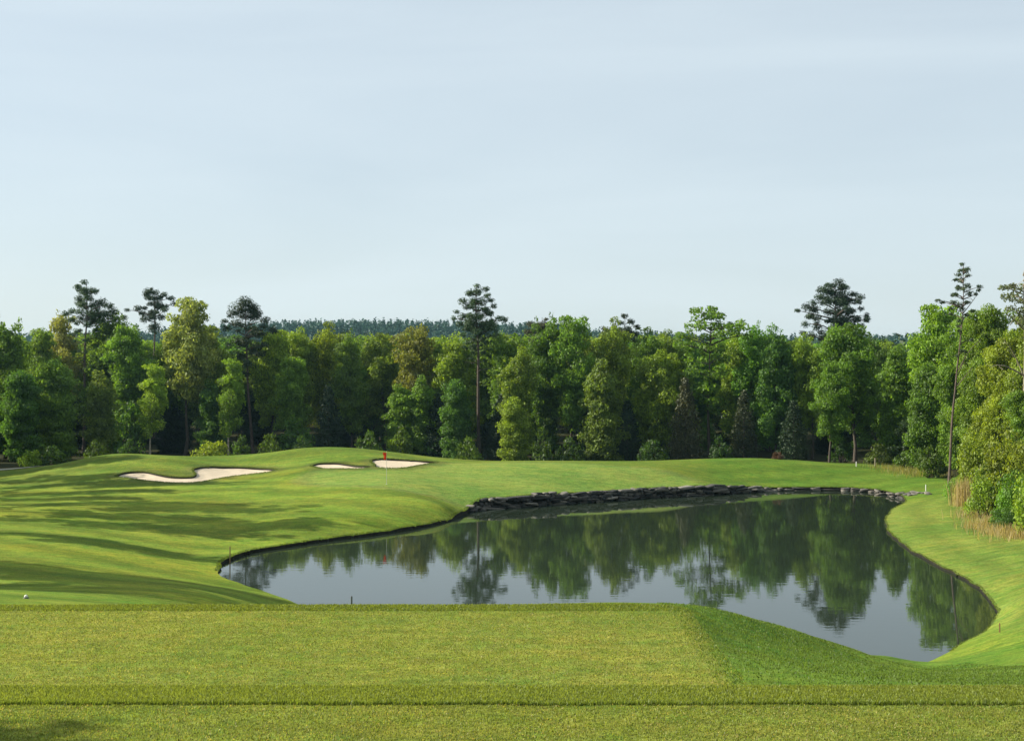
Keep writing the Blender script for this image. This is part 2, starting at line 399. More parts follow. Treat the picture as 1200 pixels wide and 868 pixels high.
# mown bands run along the left fairway
lay(sstep(104, 112, Yc+wob*3)*sstep(1, -1, (Xc+5)*0), BACK)
# putting green: an oval round the flag
gx, gy = (Xc-1.0)/17.5, (Yc-104.5)/9.6
gr = np.sqrt(gx*gx+gy*gy)+wob*.05
lay(sstep(1.12, 1.06, gr)*.9, c3(.150, .190, .045))
lay(sstep(1.03, .99, gr), GREEN)
# right-hand fairway behind the low stones
lay(sstep(15, 18, Xc-(Yc-110)*.2+wob*1.2)*sstep(101, 104, Yc), ROUGH)
# right bank
lay(sstep(17, 21, Xc+wob)*sstep(104, 99, Yc)*sstep(30, 40, Yc), RIGHT)
# mound to the right of the lower tee
edge = 3.9+(Yc-22)*.028
lay(sstep(edge-.05, edge+.12, Xc+wob*.15)*sstep(46, 43, Yc), ROUGH*1.06)
# tees
ltee = sstep(edge+.05, edge-.1, Xc+wob*.15)*sstep(29.1, 29.0, Yc)*sstep(15.2, 15.8, Yc)
lay(ltee, TEE)
lay(sstep(13.85, 13.75, Yc), TEE*.93)
lay(sstep(13.7, 13.8, Yc)*sstep(15.6, 15.2, Yc), c3(.172, .212, .034))
lay(sstep(29.0, 29.12, Yc)*sstep(31, 30, Yc)*sstep(edge+.6, edge, Xc), c3(.140, .182, .028))
# turf close to the bunkers and the pond is kept longer and darker
for sd in SD[1:]: lay(sstep(1.6, .5, sd)*.7, c3(.10, .12, .03))
# mowing bands: round the pond on the right bank, along the fairway on the left, straight on the right-hand turf
band = .5+.5*np.sin(sdp*2*PI/2.6+wob*2.2)
onr = sstep(17, 21, Xc+wob)*sstep(104, 99, Yc)*sstep(30, 40, Yc)
b2_ = .5+.5*np.sin((Yc*.95+Xc*.30+wob*3.5)*2*PI/5.2)
b3_ = .5+.5*np.sin((Yc*.8-Xc*.45+wob*1.2)*2*PI/3.4)
onl = sstep(6, 2, Xc)*sstep(32, 36, Yc)*sstep(124, 118, Yc)*(gr > 1.05)
onf = sstep(15, 18, Xc-(Yc-110)*.2)*sstep(101, 104, Yc)
stripe = (band-.5)*onr*.20*(sdp < 7.5)+(b2_-.5)*onl*.34+(b3_-.5)*onf*.22
wob2 = np.array([mnoise.noise((x*.05+9, y_*.16, 1.)) for x, y_ in zip(Xc, Yc)])
straw = np.clip(wob2*1.6, 0, 1)*onl
colr = colr*(1+stripe)[:, None]*(1+straw[:, None]*np.array([.32, .08, -.1]))
# leaf litter under the trees
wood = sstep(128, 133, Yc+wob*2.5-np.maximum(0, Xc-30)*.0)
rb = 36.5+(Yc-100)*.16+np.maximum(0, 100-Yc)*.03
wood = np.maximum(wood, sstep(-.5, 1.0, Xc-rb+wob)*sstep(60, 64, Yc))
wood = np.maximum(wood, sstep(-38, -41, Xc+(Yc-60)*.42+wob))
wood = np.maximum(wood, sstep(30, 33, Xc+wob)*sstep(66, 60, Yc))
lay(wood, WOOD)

gnorm = None
def sub_mesh(name, fmask, extra=None):
    fi = quad[fmask]; used, inv = np.unique(fi, return_inverse=True)
    V = np.stack([Xf[used], Yf[used], Zf[used]], 1)
    return used, V, inv.reshape(-1, 4)
# vertex normals of the whole sheet, so pieces cut from it shade without seams
Pg = np.stack([Xf, Yf, Zf], 1)
fn = np.cross(Pg[quad[:, 2]]-Pg[quad[:, 0]], Pg[quad[:, 3]]-Pg[quad[:, 1]])
VN = np.zeros_like(Pg)
for k in range(4): np.add.at(VN, quad[:, k], fn)
VN /= np.linalg.norm(VN, axis=1)[:, None]+1e-12
fc_y = Yf[quad].mean(1); fc_x = Xf[quad].mean(1)
z_green = gr[quad].mean(1) < 1.01
e_f = 3.9+(fc_y-22)*.028
z_tee = ((fc_y < 28.8) & (fc_y > 15.5) & (fc_x < e_f) & (fc_x > -60) & (fc_x < 60)) | ((fc_y < 13.8) & (fc_y > 7.9) & (np.abs(fc_x) < 40))
def ground_piece(name, fmask, skirt, **tags):
    used, V, F_ = sub_mesh(name, fmask)
    nrm = VN[used]; tc_ = colr[used]
    mats = np.zeros(len(F_), np.int32)
    if skirt:
        keep = fmask.reshape(R_-1, C_-1)
        hol = holes.reshape(R_-1, C_-1); hb = (FIN[1] | FIN[2] | FIN[3]).reshape(R_-1, C_-1)
        E = []
        def edges(a_keep, a_hole, hb_, v0, v1):
            m = a_keep & a_hole
            E.append(np.stack([v0[m], v1[m], hb_[m]], 1))
        edges(keep[:, :-1], hol[:, 1:], hb[:, 1:], gi[:-1, 1:-1], gi[1:, 1:-1])
        edges(keep[:, 1:], hol[:, :-1], hb[:, :-1], gi[1:, 1:-1], gi[:-1, 1:-1])
        edges(keep[:-1], hol[1:], hb[1:], gi[1:-1, 1:], gi[1:-1, :-1])
        edges(keep[1:], hol[:-1], hb[:-1], gi[1:-1, :-1], gi[1:-1, 1:])
        E = np.concatenate(E)
        t0 = Pg[E[:, 0]]; t1 = Pg[E[:, 1]]
        dep = np.where(E[:, 2] == 1, .55, 1.9)[:, None]*np.array([0, 0, 1])
        m0 = t0-[0, 0, .10]; m1 = t1-[0, 0, .10]
        SV = np.concatenate([t0, t1, t1-dep, t0-dep]); k = len(E); r = np.arange(k)
        SF = np.stack([r, r+k, r+2*k, r+3*k], 1)+len(V)
        d = t1-t0; sn = np.stack([d[:, 1], -d[:, 0], np.zeros(k)], 1); sn /= np.linalg.norm(sn, axis=1)[:, None]+1e-9
        V = np.concatenate([V, SV]); F_ = np.concatenate([F_, SF]); mats = np.concatenate([mats, np.ones(k, np.int32)])
        nrm = np.concatenate([nrm, np.tile(-sn, (4, 1))]); tc_ = np.concatenate([tc_, np.zeros((4*k, 3))])
    me = mesh_arrays(name, V, F_, 4, {'turf': tc_}, smooth=True, mats=mats)
    o = link(name, me, mat=TURF); me.materials.append(SOIL)
    if not skirt: me.normals_split_custom_set_from_vertices(nrm.tolist())
    else: me.normals_split_custom_set_from_vertices(nrm.tolist())
    return tag(o, **tags)
fr = ~holes
ground_piece('ground', fr & ~z_green & ~z_tee, True, kind='structure', label='mown grass ground rolling from the tee around the pond to the wood', cat='ground')
ground_piece('putting_green', fr & z_green, True, kind='structure', label='smooth pale putting green around the red flag', cat='putting green')
ground_piece('teeing_ground', fr & z_tee, False, kind='structure', label='flat yellowish mown tee in two levels in front of the pond', cat='tee')
sand_lab = ['long pale sand bunker with a grass tongue, left of the flag', 'small sliver of sand bunker just left of the flag', 'pale sand bunker right behind the red flag']
for k in range(3):
    fm = FIN[k+1]
    used, V, F_ = sub_mesh('sand', fm)
    d = np.minimum(SD[k+1][used], 0)
    V[:, 2] += -.09 - .10*sstep(0, -2.0, d) + .06*np.sin(V[:, 0]*2.1+V[:, 1])*.3
    V[:, 2] += -.05*np.exp(-(d/.9)**2)
    me = mesh_arrays('sand_bunker', V, F_, 4, smooth=True)
    tag(link('sand_bunker', me, mat=SAND), sand_lab[k], 'sand bunker', 'sand bunkers round the green', 'structure')

# ------------------------------------------------------------------ water
def water_material():
    m, N, L, o = new_mat('pond_water')
    p = N.new('ShaderNodeBsdfPrincipled'); p.inputs['Base Color'].default_value = (.020, .029, .018, 1); p.inputs['Roughness'].default_value = .02
    p.inputs['IOR'].default_value = 1.333; p.inputs['Specular IOR Level'].default_value = .68
    geo = N.new('ShaderNodeNewGeometry'); mp = N.new('ShaderNodeMapping'); mp.inputs['Scale'].default_value = (.9, 1.6, 1)
    L.new(geo.outputs['Position'], mp.inputs['Vector'])
    n1 = N.new('ShaderNodeTexNoise'); n1.inputs['Scale'].default_value = 1.3; n1.inputs['Detail'].default_value = 3
    L.new(mp.outputs[0], n1.inputs['Vector'])
    b = N.new('ShaderNodeBump'); b.inputs['Strength'].default_value = .05; b.inputs['Distance'].default_value = .035
    L.new(n1.outputs['Fac'], b.inputs['Height']); L.new(b.outputs[0], p.inputs['Normal'])
    L.new(p.outputs[0], o.inputs['Surface'])
    return m
d2 = np.roll(POND, -1, 0)-np.roll(POND, 1, 0); n2 = np.stack([d2[:, 1], -d2[:, 0]], 1); n2 /= np.linalg.norm(n2, axis=1)[:, None]
area = .5*np.sum(POND[:, 0]*np.roll(POND[:, 1], -1)-np.roll(POND[:, 0], -1)*POND[:, 1])
if area < 0: n2 = -n2
WP = POND+n2*.3
me = bpy.data.meshes.new('pond_water'); me.from_pydata([(p[0], p[1], 0) for p in WP], [], [list(range(len(WP)))]); me.update()
if me.polygons[0].normal.z < 0: me.flip_normals()
tag(link('pond_water', me, mat=water_material()), 'still dark pond reflecting the trees and sky', 'pond', kind='structure')

# ------------------------------------------------------------------ stones
def stone_material():
    m, N, L, o = new_mat('slate_stone')
    at = N.new('ShaderNodeAttribute'); at.attribute_name = 'tint'
    geo = N.new('ShaderNodeNewGeometry')
    nz = N.new('ShaderNodeTexNoise'); nz.inputs['Scale'].default_value = 5; nz.inputs['Detail'].default_value = 6; L.new(geo.outputs['Position'], nz.inputs['Vector'])
    cr = N.new('ShaderNodeValToRGB'); cr.color_ramp.elements[0].color = (.022, .021, .019, 1); cr.color_ramp.elements[1].color = (.30, .27, .22, 1)
    ad = N.new('ShaderNodeMath'); ad.operation = 'MULTIPLY_ADD'; ad.inputs[1].default_value = .55
    L.new(nz.outputs['Fac'], ad.inputs[0]); 
    sc = N.new('ShaderNodeMath'); sc.operation = 'MULTIPLY_ADD'; sc.inputs[1].default_value = .6; sc.inputs[2].default_value = -.1; L.new(at.outputs['Fac'], sc.inputs[0])
    L.new(sc.outputs[0], ad.inputs[2]); L.new(ad.outputs[0], cr.inputs['Fac'])
    p = N.new('ShaderNodeBsdfPrincipled'); p.inputs['Roughness'].default_value = .85; L.new(cr.outputs[0], p.inputs['Base Color'])
    b = N.new('ShaderNodeBump'); b.inputs['Strength'].default_value = .5; b.inputs['Distance'].default_value = .05
    L.new(nz.outputs['Fac'], b.inputs['Height']); L.new(b.outputs[0], p.inputs['Normal']); L.new(p.outputs[0], o.inputs['Surface'])
    return m
STONE = stone_material()
def stone_template():
    import bmesh
    bm = bmesh.new(); bmesh.ops.create_cube(bm, size=1.0)
    bmesh.ops.bevel(bm, geom=bm.edges[:], offset=.13, segments=1, affect='EDGES')
    bmesh.ops.triangulate(bm, faces=bm.faces[:])
    V = np.array([v.co[:] for v in bm.verts]); Fc = np.array([[v.index for v in f.verts] for f in bm.faces]); bm.free()
    return V, Fc
SV0, SF0 = stone_template()
def stone(rng, c, size, ang, tilt=.06):
    V = SV0.copy()
    cr_ = 1+rng.uniform(-.26, .26, (2, 2, 2, 3))     # skew the eight corners
    s = (V > 0).astype(int)
    V = V*cr_[s[:, 0], s[:, 1], s[:, 2]] + rng.normal(0, .02, V.shape)
    V = V*np.array(size)
    a, b, g = rng.normal(0, tilt), rng.normal(0, tilt), ang
    R = np.array(Matrix.Rotation(g, 3, 'Z') @ Matrix.Rotation(a, 3, 'X') @ Matrix.Rotation(b, 3, 'Y'))
    return V@R.T+np.array(c)
# shore line between two control indices
def shore(i0, i1): return POND[i0*8:i1*8+1], bank_i[i0*8:i1*8+1]
sp, sb = shore(nl-1, nl+nw)
seg = np.linalg.norm(np.diff(sp, axis=0), axis=1); arc = np.concatenate([[0], np.cumsum(seg)]); Ltot = arc[-1]
r3 = np.random.default_rng(11)
wv, wf, wt = [], [], []; nv = 0
cen = POND.mean(0)
def put(lst, V, t):
    global nv
    wv.append(V); wf.append(SF0+nv); wt.append(np.full(len(V), t)); nv += len(V)
zc = -.25
while zc < .95:
    hh = r3.uniform(.10, .22); s = r3.uniform(0, .4)
    while s < Ltot:
        ln = .28+1.5*r3.random()**2; sm = s+ln/2
        if sm > Ltot: break
        x = np.interp(sm, arc, sp[:, 0]); yy = np.interp(sm, arc, sp[:, 1]); hb_ = np.interp(sm, arc, sb)
        x2 = np.interp(sm+.2, arc, sp[:, 0]); y2 = np.interp(sm+.2, arc, sp[:, 1]); x1 = np.interp(sm-.2, arc, sp[:, 0]); y1 = np.interp(sm-.2, arc, sp[:, 1])
        ang = math.atan2(y2-y1, x2-x1); nx_, ny_ = math.sin(ang), -math.cos(ang)
        if zc+hh*.5 < hb_+.06 and r3.random() > .10:
            o_ = .14-.10*zc+r3.uniform(-.16, .20)
            top = zc+hh > hb_-.12
            put(wv, stone(r3, (x+nx_*o_, yy+ny_*o_, zc+hh/2), (ln*1.03, r3.uniform(.55, .8), hh*r3.uniform(.7, 1.45)), ang+r3.normal(0, .12), .09), r3.uniform(-.7, .25)+(.75 if r3.random() < .13 else 0)+(.25 if top else 0))
        s += ln*r3.uniform(.97, 1.08)
    zc += hh*.93
me = mesh_arrays('stone_wall', np.concatenate(wv), np.concatenate(wf), 3, {'tint': np.concatenate(wt)})
tag(link('stone_wall', me, mat=STONE), 'dark dry stacked stone retaining wall along the far edge of the pond', 'stone wall')
# low flat stones carry the line on to the right
sp, sb = shore(nl+nw-1, nl+nw+ne)
seg = np.linalg.norm(np.diff(sp, axis=0), axis=1); arc = np.concatenate([[0], np.cumsum(seg)]); Ltot = arc[-1]
s = .2
while s < Ltot*.86:
    ln = .3+1.4*r3.random()**1.6; sm = s+ln/2
    x = np.interp(sm, arc, sp[:, 0]); yy = np.interp(sm, arc, sp[:, 1]); hb_ = np.interp(sm, arc, sb)
    for hgt in ((.02, .15), (.17, .13)):
        if hgt[0] > .1 and r3.random() < .35: continue
        V = stone(r3, (0, 0, 0), (ln*.95, .6, hgt[1]*r3.uniform(.8, 1.4)), r3.uniform(-.3, .3), .12)
        me = mesh_arrays('edging_stone', V, SF0, 3, {'tint': np.full(len(V), r3.uniform(-.25, .5))}, mats=None)
        o = link('edging_stone', me, mat=STONE); o.location = (x+r3.uniform(-.1, .1), yy-.10+r3.uniform(-.1, .1), hgt[0]+.03)
        tag(o, 'low flat grey stone lining the far pond edge right of the dark wall', 'stone', 'low edging stones at the far pond edge')
    s += ln*1.02
for k in range(13):                                           # tan stones past the pond's right tip
    u = 1052+k*3.0; v = 578.0+r3.uniform(-1, 2.2)+(k > 8)*.5
    g = ground_at(u, v, 90)
    V = stone(r3, (0, 0, 0), (r3.uniform(.2, .8), .4, r3.uniform(.1, .22)), r3.uniform(-.5, .5), .15)
    me = mesh_arrays('tan_stone', V, SF0, 3, {'tint': np.full(len(V), r3.uniform(.0, .75))})
    o = link('tan_stone', me, mat=STONE); o.location = (g[0], g[1]+r3.uniform(-.4, .4), g[2]+.02)
    tag(o, 'small tan stone in the grass past the right tip of the pond', 'stone', 'tan stones right of the pond tip')

# ------------------------------------------------------------------ trees
def leaves(rng, C, Rv, npc, size, up=.25, shell=.55, aspect=.62, tint=None, ball=None):
    """leaf cards for clumps: centres C (k,3), radii Rv (k,3)"""
    k = len(C); npc = np.broadcast_to(npc, (k,)).astype(int); idx = np.repeat(np.arange(k), npc); m = len(idx)
    d = rng.normal(size=(m, 3)); d /= np.linalg.norm(d, axis=1)[:, None]
    rad = shell+(1.08-shell)*rng.random(m)**.8
    p = C[idx]+d*rad[:, None]*Rv[idx]
    nr_ = d*.7+rng.normal(size=(m, 3))*.55; nr_[:, 2] += up
    nr_ /= np.linalg.norm(nr_, axis=1)[:, None]
    t = rng.normal(size=(m, 3)); t -= (t*nr_).sum(1)[:, None]*nr_; t /= np.linalg.norm(t, axis=1)[:, None]
    b = np.cross(nr_, t)
    s = size*(rng.uniform(.65, 1.35, m))[:, None]*.5
    V = np.stack([p-t*s, p-b*s*aspect+t*s*.1, p+t*s, p+b*s*aspect+t*s*.1], 1).reshape(-1, 3)
    ct = rng.normal(.5, .20, k) if tint is None else tint
    tv = np.clip(ct[idx]+rng.normal(0, .30, m), 0, 1.3)
    return V, np.repeat(tv, 4)
def crown_mesh(name, parts):
    V = np.concatenate([p[0] for p in parts]); t = np.concatenate([p[1] for p in parts])
    return mesh_arrays(name, V, np.arange(len(V)), 4, {'tint': t})
def bend(rng, a, b, k=4, sag=.12, up=0):
    a, b = np.asarray(a, float), np.asarray(b, float); t = np.linspace(0, 1, k)[:, None]
    l = np.linalg.norm(b-a); off = rng.normal(0, sag*l, 3); off[2] = abs(off[2])*up
    return a+(b-a)*t+off*np.sin(t*PI)

def broadleaf(seed, Ht=15, Wd=6.5, base=.18, top_w=.55, peak=.55, nl_=46, leaf=.32, npc=150, gap=.0, cr=(.55, 1.2), lean=.02):
    """tall forest-edge tree: trunk, rising limbs, leaf clumps at and along the limbs"""
    rng = np.random.default_rng(seed); T = Tubes()
    k = 9; tt = np.linspace(0, 1, k)
    wv_ = np.cumsum(rng.normal(0, .012*Ht, (k, 2)), 0); wv_ -= wv_[0]
    tr = np.stack([wv_[:, 0]+lean*Ht*tt, wv_[:, 1], tt*Ht*.93], 1)
    r0 = .0105*Ht; T.add(tr, r0*(1.25*(1-tt)**.8*(1+.4*np.exp(-tt*18))+.10), 8)
    C, R = [], []
    for i in range(nl_):
        h = base+(1-base)*((i+rng.random())/nl_)**.9
        prof = (np.interp(h, [base, base+(peak-base)*.5, peak, .8, .93, 1.0], [.55, .85, 1.0, .5+.5*top_w, .25+.7*top_w, .25+.25*top_w]))
        if gap and rng.random() < gap: continue
        a = i*2.4+rng.normal(0, .5); reach = Wd*.5*prof*rng.uniform(.45, 1.12)
        th = max(base*.7, h-.04-.35*reach/Ht*rng.uniform(.6, 1.4))
        o = np.array([np.interp(th, tt, tr[:, 0]), np.interp(th, tt, tr[:, 1]), th*Ht*.93])
        e = np.array([np.interp(h, tt, tr[:, 0])+math.cos(a)*reach, np.interp(h, tt, tr[:, 1])+math.sin(a)*reach, h*Ht])
        e[2] = min(e[2], Ht)
        br = bend(rng, o, e, 5, .07, 1); rr = r0*.42*(1-th*.7)
        T.add(br, np.linspace(rr, rr*.2, 5), 5)
        for q in range(rng.integers(3, 6)):
            f = rng.uniform(.55, 1.08); s_ = rng.uniform(*cr)*(.75+.4*prof)
            c = o+(e-o)*f+rng.normal(0, .55, 3)*np.array([1, 1, .75])
            if rng.random() < .35: T.add(bend(rng, br[2], c, 3), [rr*.3, rr*.2, rr*.08], 4)
            C.append(c); R.append((s_*rng.uniform(.8, 1.25), s_*rng.uniform(.8, 1.25), s_*rng.uniform(.5, .8)))
    C, R = np.array(C), np.array(R)
    n_ = (npc*(R[:, 0]**1.6)).clip(30, 400)
    V, t = leaves(rng, C, R, n_, leaf)
    # loose sprays round the outline
    C2 = C[rng.integers(0, len(C), 70)]+rng.normal(0, .62, (70, 3))*np.array([1.1, 1.1, .6]); V2, t2 = leaves(rng, C2, np.full((70, 3), .38), 16, leaf)
    return crown_mesh('crown', [(V, t), (V2, t2)]), T.mesh('trunk')

def traced(seed, px_m, base, trunk, clumps, depth=.8, leaf=(.34, .085), npc=380, flat=.72, dead=(), r0=.2, needle=True, deadr=.045, deadfwd=0, spread=1.0):
    """a tree with a crown of its own: clump positions in photo pixels (x right, y down), px_m metres per pixel"""
    rng = np.random.default_rng(seed); T = Tubes(); bx, by = base
    def loc(x, y_, d=0): return np.array([(x-bx)*px_m, d, (by-y_)*px_m])
    tk = np.array([loc(*q) for q in trunk]); 
    ts = np.linspace(0, 1, 14); seg_ = np.linspace(0, 1, len(tk)); tr = np.stack([np.interp(ts, seg_, tk[:, i]) for i in range(3)], 1)
    tr[:, 1] += np.sin(ts*5)*.12; tr[:, 0] += np.sin(ts*9+seed)*.07*(1-ts)*ts*4
    T.add(tr, r0*((1-ts)*.85+.15)*(1+.35*np.exp(-ts*25)), 9)
    C, R = [], []
    for x, y_, r in clumps:
        hx = np.interp((by-y_)*px_m, tr[:, 2], tr[:, 0])
        off = (x-bx)*px_m-hx
        for m in range(1+(1 if rng.random() < spread else 0)):
            # turned about the trunk so that the crown is as deep as it is wide
            if m == 0: d = rng.normal(0, .45)*max(1.0, abs(off)*.7); xo = off
            else:
                a = rng.uniform(0, 2*PI); d = math.sin(a)*max(abs(off), .9)*1.1; xo = math.cos(a)*abs(off)*.85
            c = np.array([hx+xo, d, (by-y_)*px_m+rng.normal(0, .05)])
            s_ = r*px_m*1.12*rng.uniform(.85, 1.2); C.append(c); R.append((s_, s_*1.1, s_*flat*rng.uniform(.8, 1.3)))
            hb_ = c[2]-abs(off)*.22-.2; hb_ = min(hb_, tr[-1, 2]-.2)
            o = np.array([np.interp(hb_, tr[:, 2], tr[:, 0]), np.interp(hb_, tr[:, 2], tr[:, 1]), hb_])
            if needle and abs(off) > .9 and rng.random() < .55:
                f = rng.uniform(.45, .7); C.append(o+(c-o)*f+rng.normal(0, .25, 3)); R.append((s_*.6, s_*.6, s_*.42))
            rr = .03+.018*np.linalg.norm(c-o)
            T.add(bend(rng, o, c, 4, .05, 1), [rr, rr*.75, rr*.5, rr*.2], 5)
    C, R = np.array(C), np.array(R)
    for x, y_, x2, y2 in dead:
        a, b = loc(x, y_, rng.normal(0, .1)), loc(x2, y2, rng.normal(0, .8)-deadfwd); T.add(bend(rng, a, b, 5, .06, 1), np.linspace(deadr, deadr*.2, 5), 5)
        for q in range(3):
            f = rng.uniform(.3, .9); c = a+(b-a)*f; T.add([c, c+rng.normal(0, .35, 3)+np.array([0, 0, .15])], [.018, .006], 3)
    n_ = (npc*(R[:, 0]**1.5)).clip(60, 900)
    if needle: V, t = leaves(rng, C, R, n_, leaf[0], up=.5, shell=.25, aspect=leaf[1]/leaf[0])
    else: V, t = leaves(rng, C, R, n_, leaf[0], up=.25, shell=.5, aspect=.62)
    return crown_mesh('crown', [(V, t)]), T.mesh('trunk')

def cedar(seed, Ht=9, Wd=3.6):
    rng = np.random.default_rng(seed); T = Tubes(); ts = np.linspace(0, 1, 7)
    T.add(np.stack([ts*0, ts*0, ts*Ht*.96], 1), .11*(1-ts)+.02, 7); C, R = [], []
    for i in range(80):
        h = (i+rng.random())/80; a = i*2.4; w_ = Wd*.5*np.interp(h, [0, .12, .4, 1], [.75, 1, .8, .06])*rng.uniform(.5, 1.05)
        c = np.array([math.cos(a)*w_, math.sin(a)*w_, .3+h*(Ht-.3)]); s_ = .35+.45*(1-h)
        C.append(c); R.append((s_, s_, s_*.75))
        if i % 2 == 0: T.add([[0, 0, c[2]-.1-.1*w_], c], [.03, .01], 4)
    C, R = np.array(C), np.array(R); V, t = leaves(rng, C, R, (260*R[:, 0]**1.5).clip(50), .24, up=.3, shell=.4, aspect=.45)
    return crown_mesh('crown', [(V, t)]), T.mesh('trunk')
def bush(seed, Ht=2.5, Wd=3.5, leaf=.26, n=26, npc=150):
    rng = np.random.default_rng(seed); T = Tubes(); C, R = [], []
    for i in range(n):
        a = rng.uniform(0, 2*PI); f = rng.random()**.5; h = rng.uniform(.18, 1)*(1-.55*f*f)
        c = np.array([math.cos(a)*f*Wd*.45, math.sin(a)*f*Wd*.45, h*Ht*.88]); s_ = rng.uniform(.3, .55)*Wd*.28+.12
        C.append(c); R.append((s_, s_, s_*.8)); T.add(bend(rng, (c[0]*.25, c[1]*.25, -.1), c, 4), [.04, .03, .02, .008], 4)
    C, R = np.array(C), np.array(R); V, t = leaves(rng, C, R, (npc*R[:, 0]**1.5).clip(40), leaf)
    return crown_mesh('foliage', [(V, t)]), T.mesh('stem')

PROTO = {
    'tall': broadleaf(1, 15, 6.0, .24, .7, .6, nl_=42),
    'tall2': broadleaf(2, 15, 5.6, .20, .6, .5, nl_=42),
    'tall3': broadleaf(15, 15, 6.4, .30, .75, .68, nl_=38, npc=130),
    'tall4': broadleaf(16, 15, 5.6, .16, .7, .55, nl_=44, cr=(.6, 1.3)),
    'round2': broadleaf(17, 14, 7.0, .26, .85, .66, nl_=42, npc=135),
    'round': broadleaf(3, 14, 7.2, .30, .8, .62, nl_=44),
    'open': broadleaf(4, 15.5, 6.6, .42, .75, .68, nl_=36, npc=120, gap=.12, leaf=.32),
    'column': broadleaf(5, 12, 4.4, .05, .4, .35, nl_=44, cr=(.65, 1.1)),
    'full': broadleaf(6, 12, 5.2, .04, .55, .4, nl_=54, cr=(.7, 1.2)),
    'spread': broadleaf(7, 13, 8.0, .2, .8, .55, nl_=52),
    'thin': broadleaf(8, 14, 4.6, .35, .6, .65, nl_=28, npc=110, gap=.1, leaf=.32),
    'loose': broadleaf(12, 15, 6.4, .30, .8, .65, nl_=36, npc=105, gap=.1, leaf=.36),
    'sparse': broadleaf(14, 15, 4.4, .34, .6, .6, nl_=24, npc=110, gap=.15, leaf=.34, cr=(.45, .85)),
    'near': broadleaf(9, 15, 6.6, .04, .65, .45, nl_=64, leaf=.24, npc=290, cr=(.6, 1.1)),
    'near2': broadleaf(10, 13, 5.8, .03, .6, .4, nl_=60, leaf=.23, npc=290, cr=(.6, 1.05)),
    'cedar': cedar(20), 'cedar2': cedar(21, 8, 4.4),
    'bush': bush(30), 'bush2': bush(31, 3.2, 3.2), 'bush3': bush(32, 2.0, 4.2, n=30), 'nearbush': bush(33, 5.0, 4.6, .2, 60, 230), 'nearbush2': bush(34, 3.6, 4.4, .19, 54, 230),
}
PH = {'tall3': 15, 'tall4': 15, 'round2': 14, 'sparse': 15, 'tall': 15, 'tall2': 15, 'round': 14, 'open': 15.5, 'column': 12, 'full': 12, 'spread': 13, 'thin': 14, 'loose': 15, 'near': 15, 'near2': 13, 'cedar': 9, 'cedar2': 8, 'bush': 2.5, 'bush2': 3.2, 'bush3': 2.0, 'nearbush': 5.0, 'nearbush2': 3.6}
PW = {'tall3': 6.9, 'tall4': 6.2, 'round2': 7.6, 'sparse': 5, 'tall': 6.6, 'tall2': 6.2, 'round': 7.8, 'open': 7.2, 'column': 5.0, 'full': 5.8, 'spread': 8.6, 'thin': 5.2, 'loose': 7, 'near': 7.2, 'near2': 6.4, 'cedar': 3.9, 'cedar2': 4.6, 'bush': 3.7, 'bush2': 3.4, 'bush3': 4.4, 'nearbush': 4.9, 'nearbush2': 4.6}
for k_, (c_, t_) in PROTO.items():
    c_.materials.append(NEEDLE if 'cedar' in k_ else LEAF); t_.materials.append(PALEBARK if k_ == 'thin' else BARK)
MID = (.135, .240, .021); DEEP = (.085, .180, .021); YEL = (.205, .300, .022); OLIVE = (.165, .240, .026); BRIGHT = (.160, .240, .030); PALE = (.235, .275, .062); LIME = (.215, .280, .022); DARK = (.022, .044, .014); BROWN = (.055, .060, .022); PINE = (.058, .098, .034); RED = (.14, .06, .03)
rt = np.random.default_rng(99)
def plant_tree(meshes, name, loc, label, cat, tint, sc=(1, 1, 1), rz=0, group=None, parts=('crown', 'trunk'), jitter=.10):
    root = empty(name, loc, rz); root.scale = sc
    c = link(parts[0], meshes[0], root); t = link(parts[1], meshes[1], root)
    j = 1+rt.normal(0, jitter); c.color = (tint[0]*j*(1+rt.normal(0, .06)), tint[1]*j, tint[2]*j, 1)
    return tag(root, label, cat, group)
def wood_edge(u):      # the wood stands farther back on the left than on the right
    return float(np.interp(u, [0, 60, 480, 600, 900, 1000], [1.06, 1.11, 1.12, 1.05, 1.03, 1.0]))
def tree(kind, u, vtop, D, wpx, tint, label, group='trees at the front of the wood', name=None, cat='tree', rz=None):
    if D > 138 and 'bush' not in kind: D *= wood_edge(u)
    x = (u-U0)/F*D; z = H1(x, D)-.1
    Hm = EYE-(vtop-V0)/F*D-z; wm = wpx/F*D
    sz = Hm/PH[kind]; sx = wm/PW[kind]
    sx = min(max(sx, sz*.6), sz*1.7)
    isb = 'bush' in kind
    nm = name or ('cedar_tree' if 'cedar' in kind else 'shrub' if isb else 'broadleaf_tree')
    return plant_tree(PROTO[kind], nm, (x, D, z), label, 'shrub' if isb else cat, tint, (sx, sx, sz), rt.uniform(0, 6.28) if rz is None else rz, group, ('foliage', 'stem') if isb else ('crown', 'trunk'))

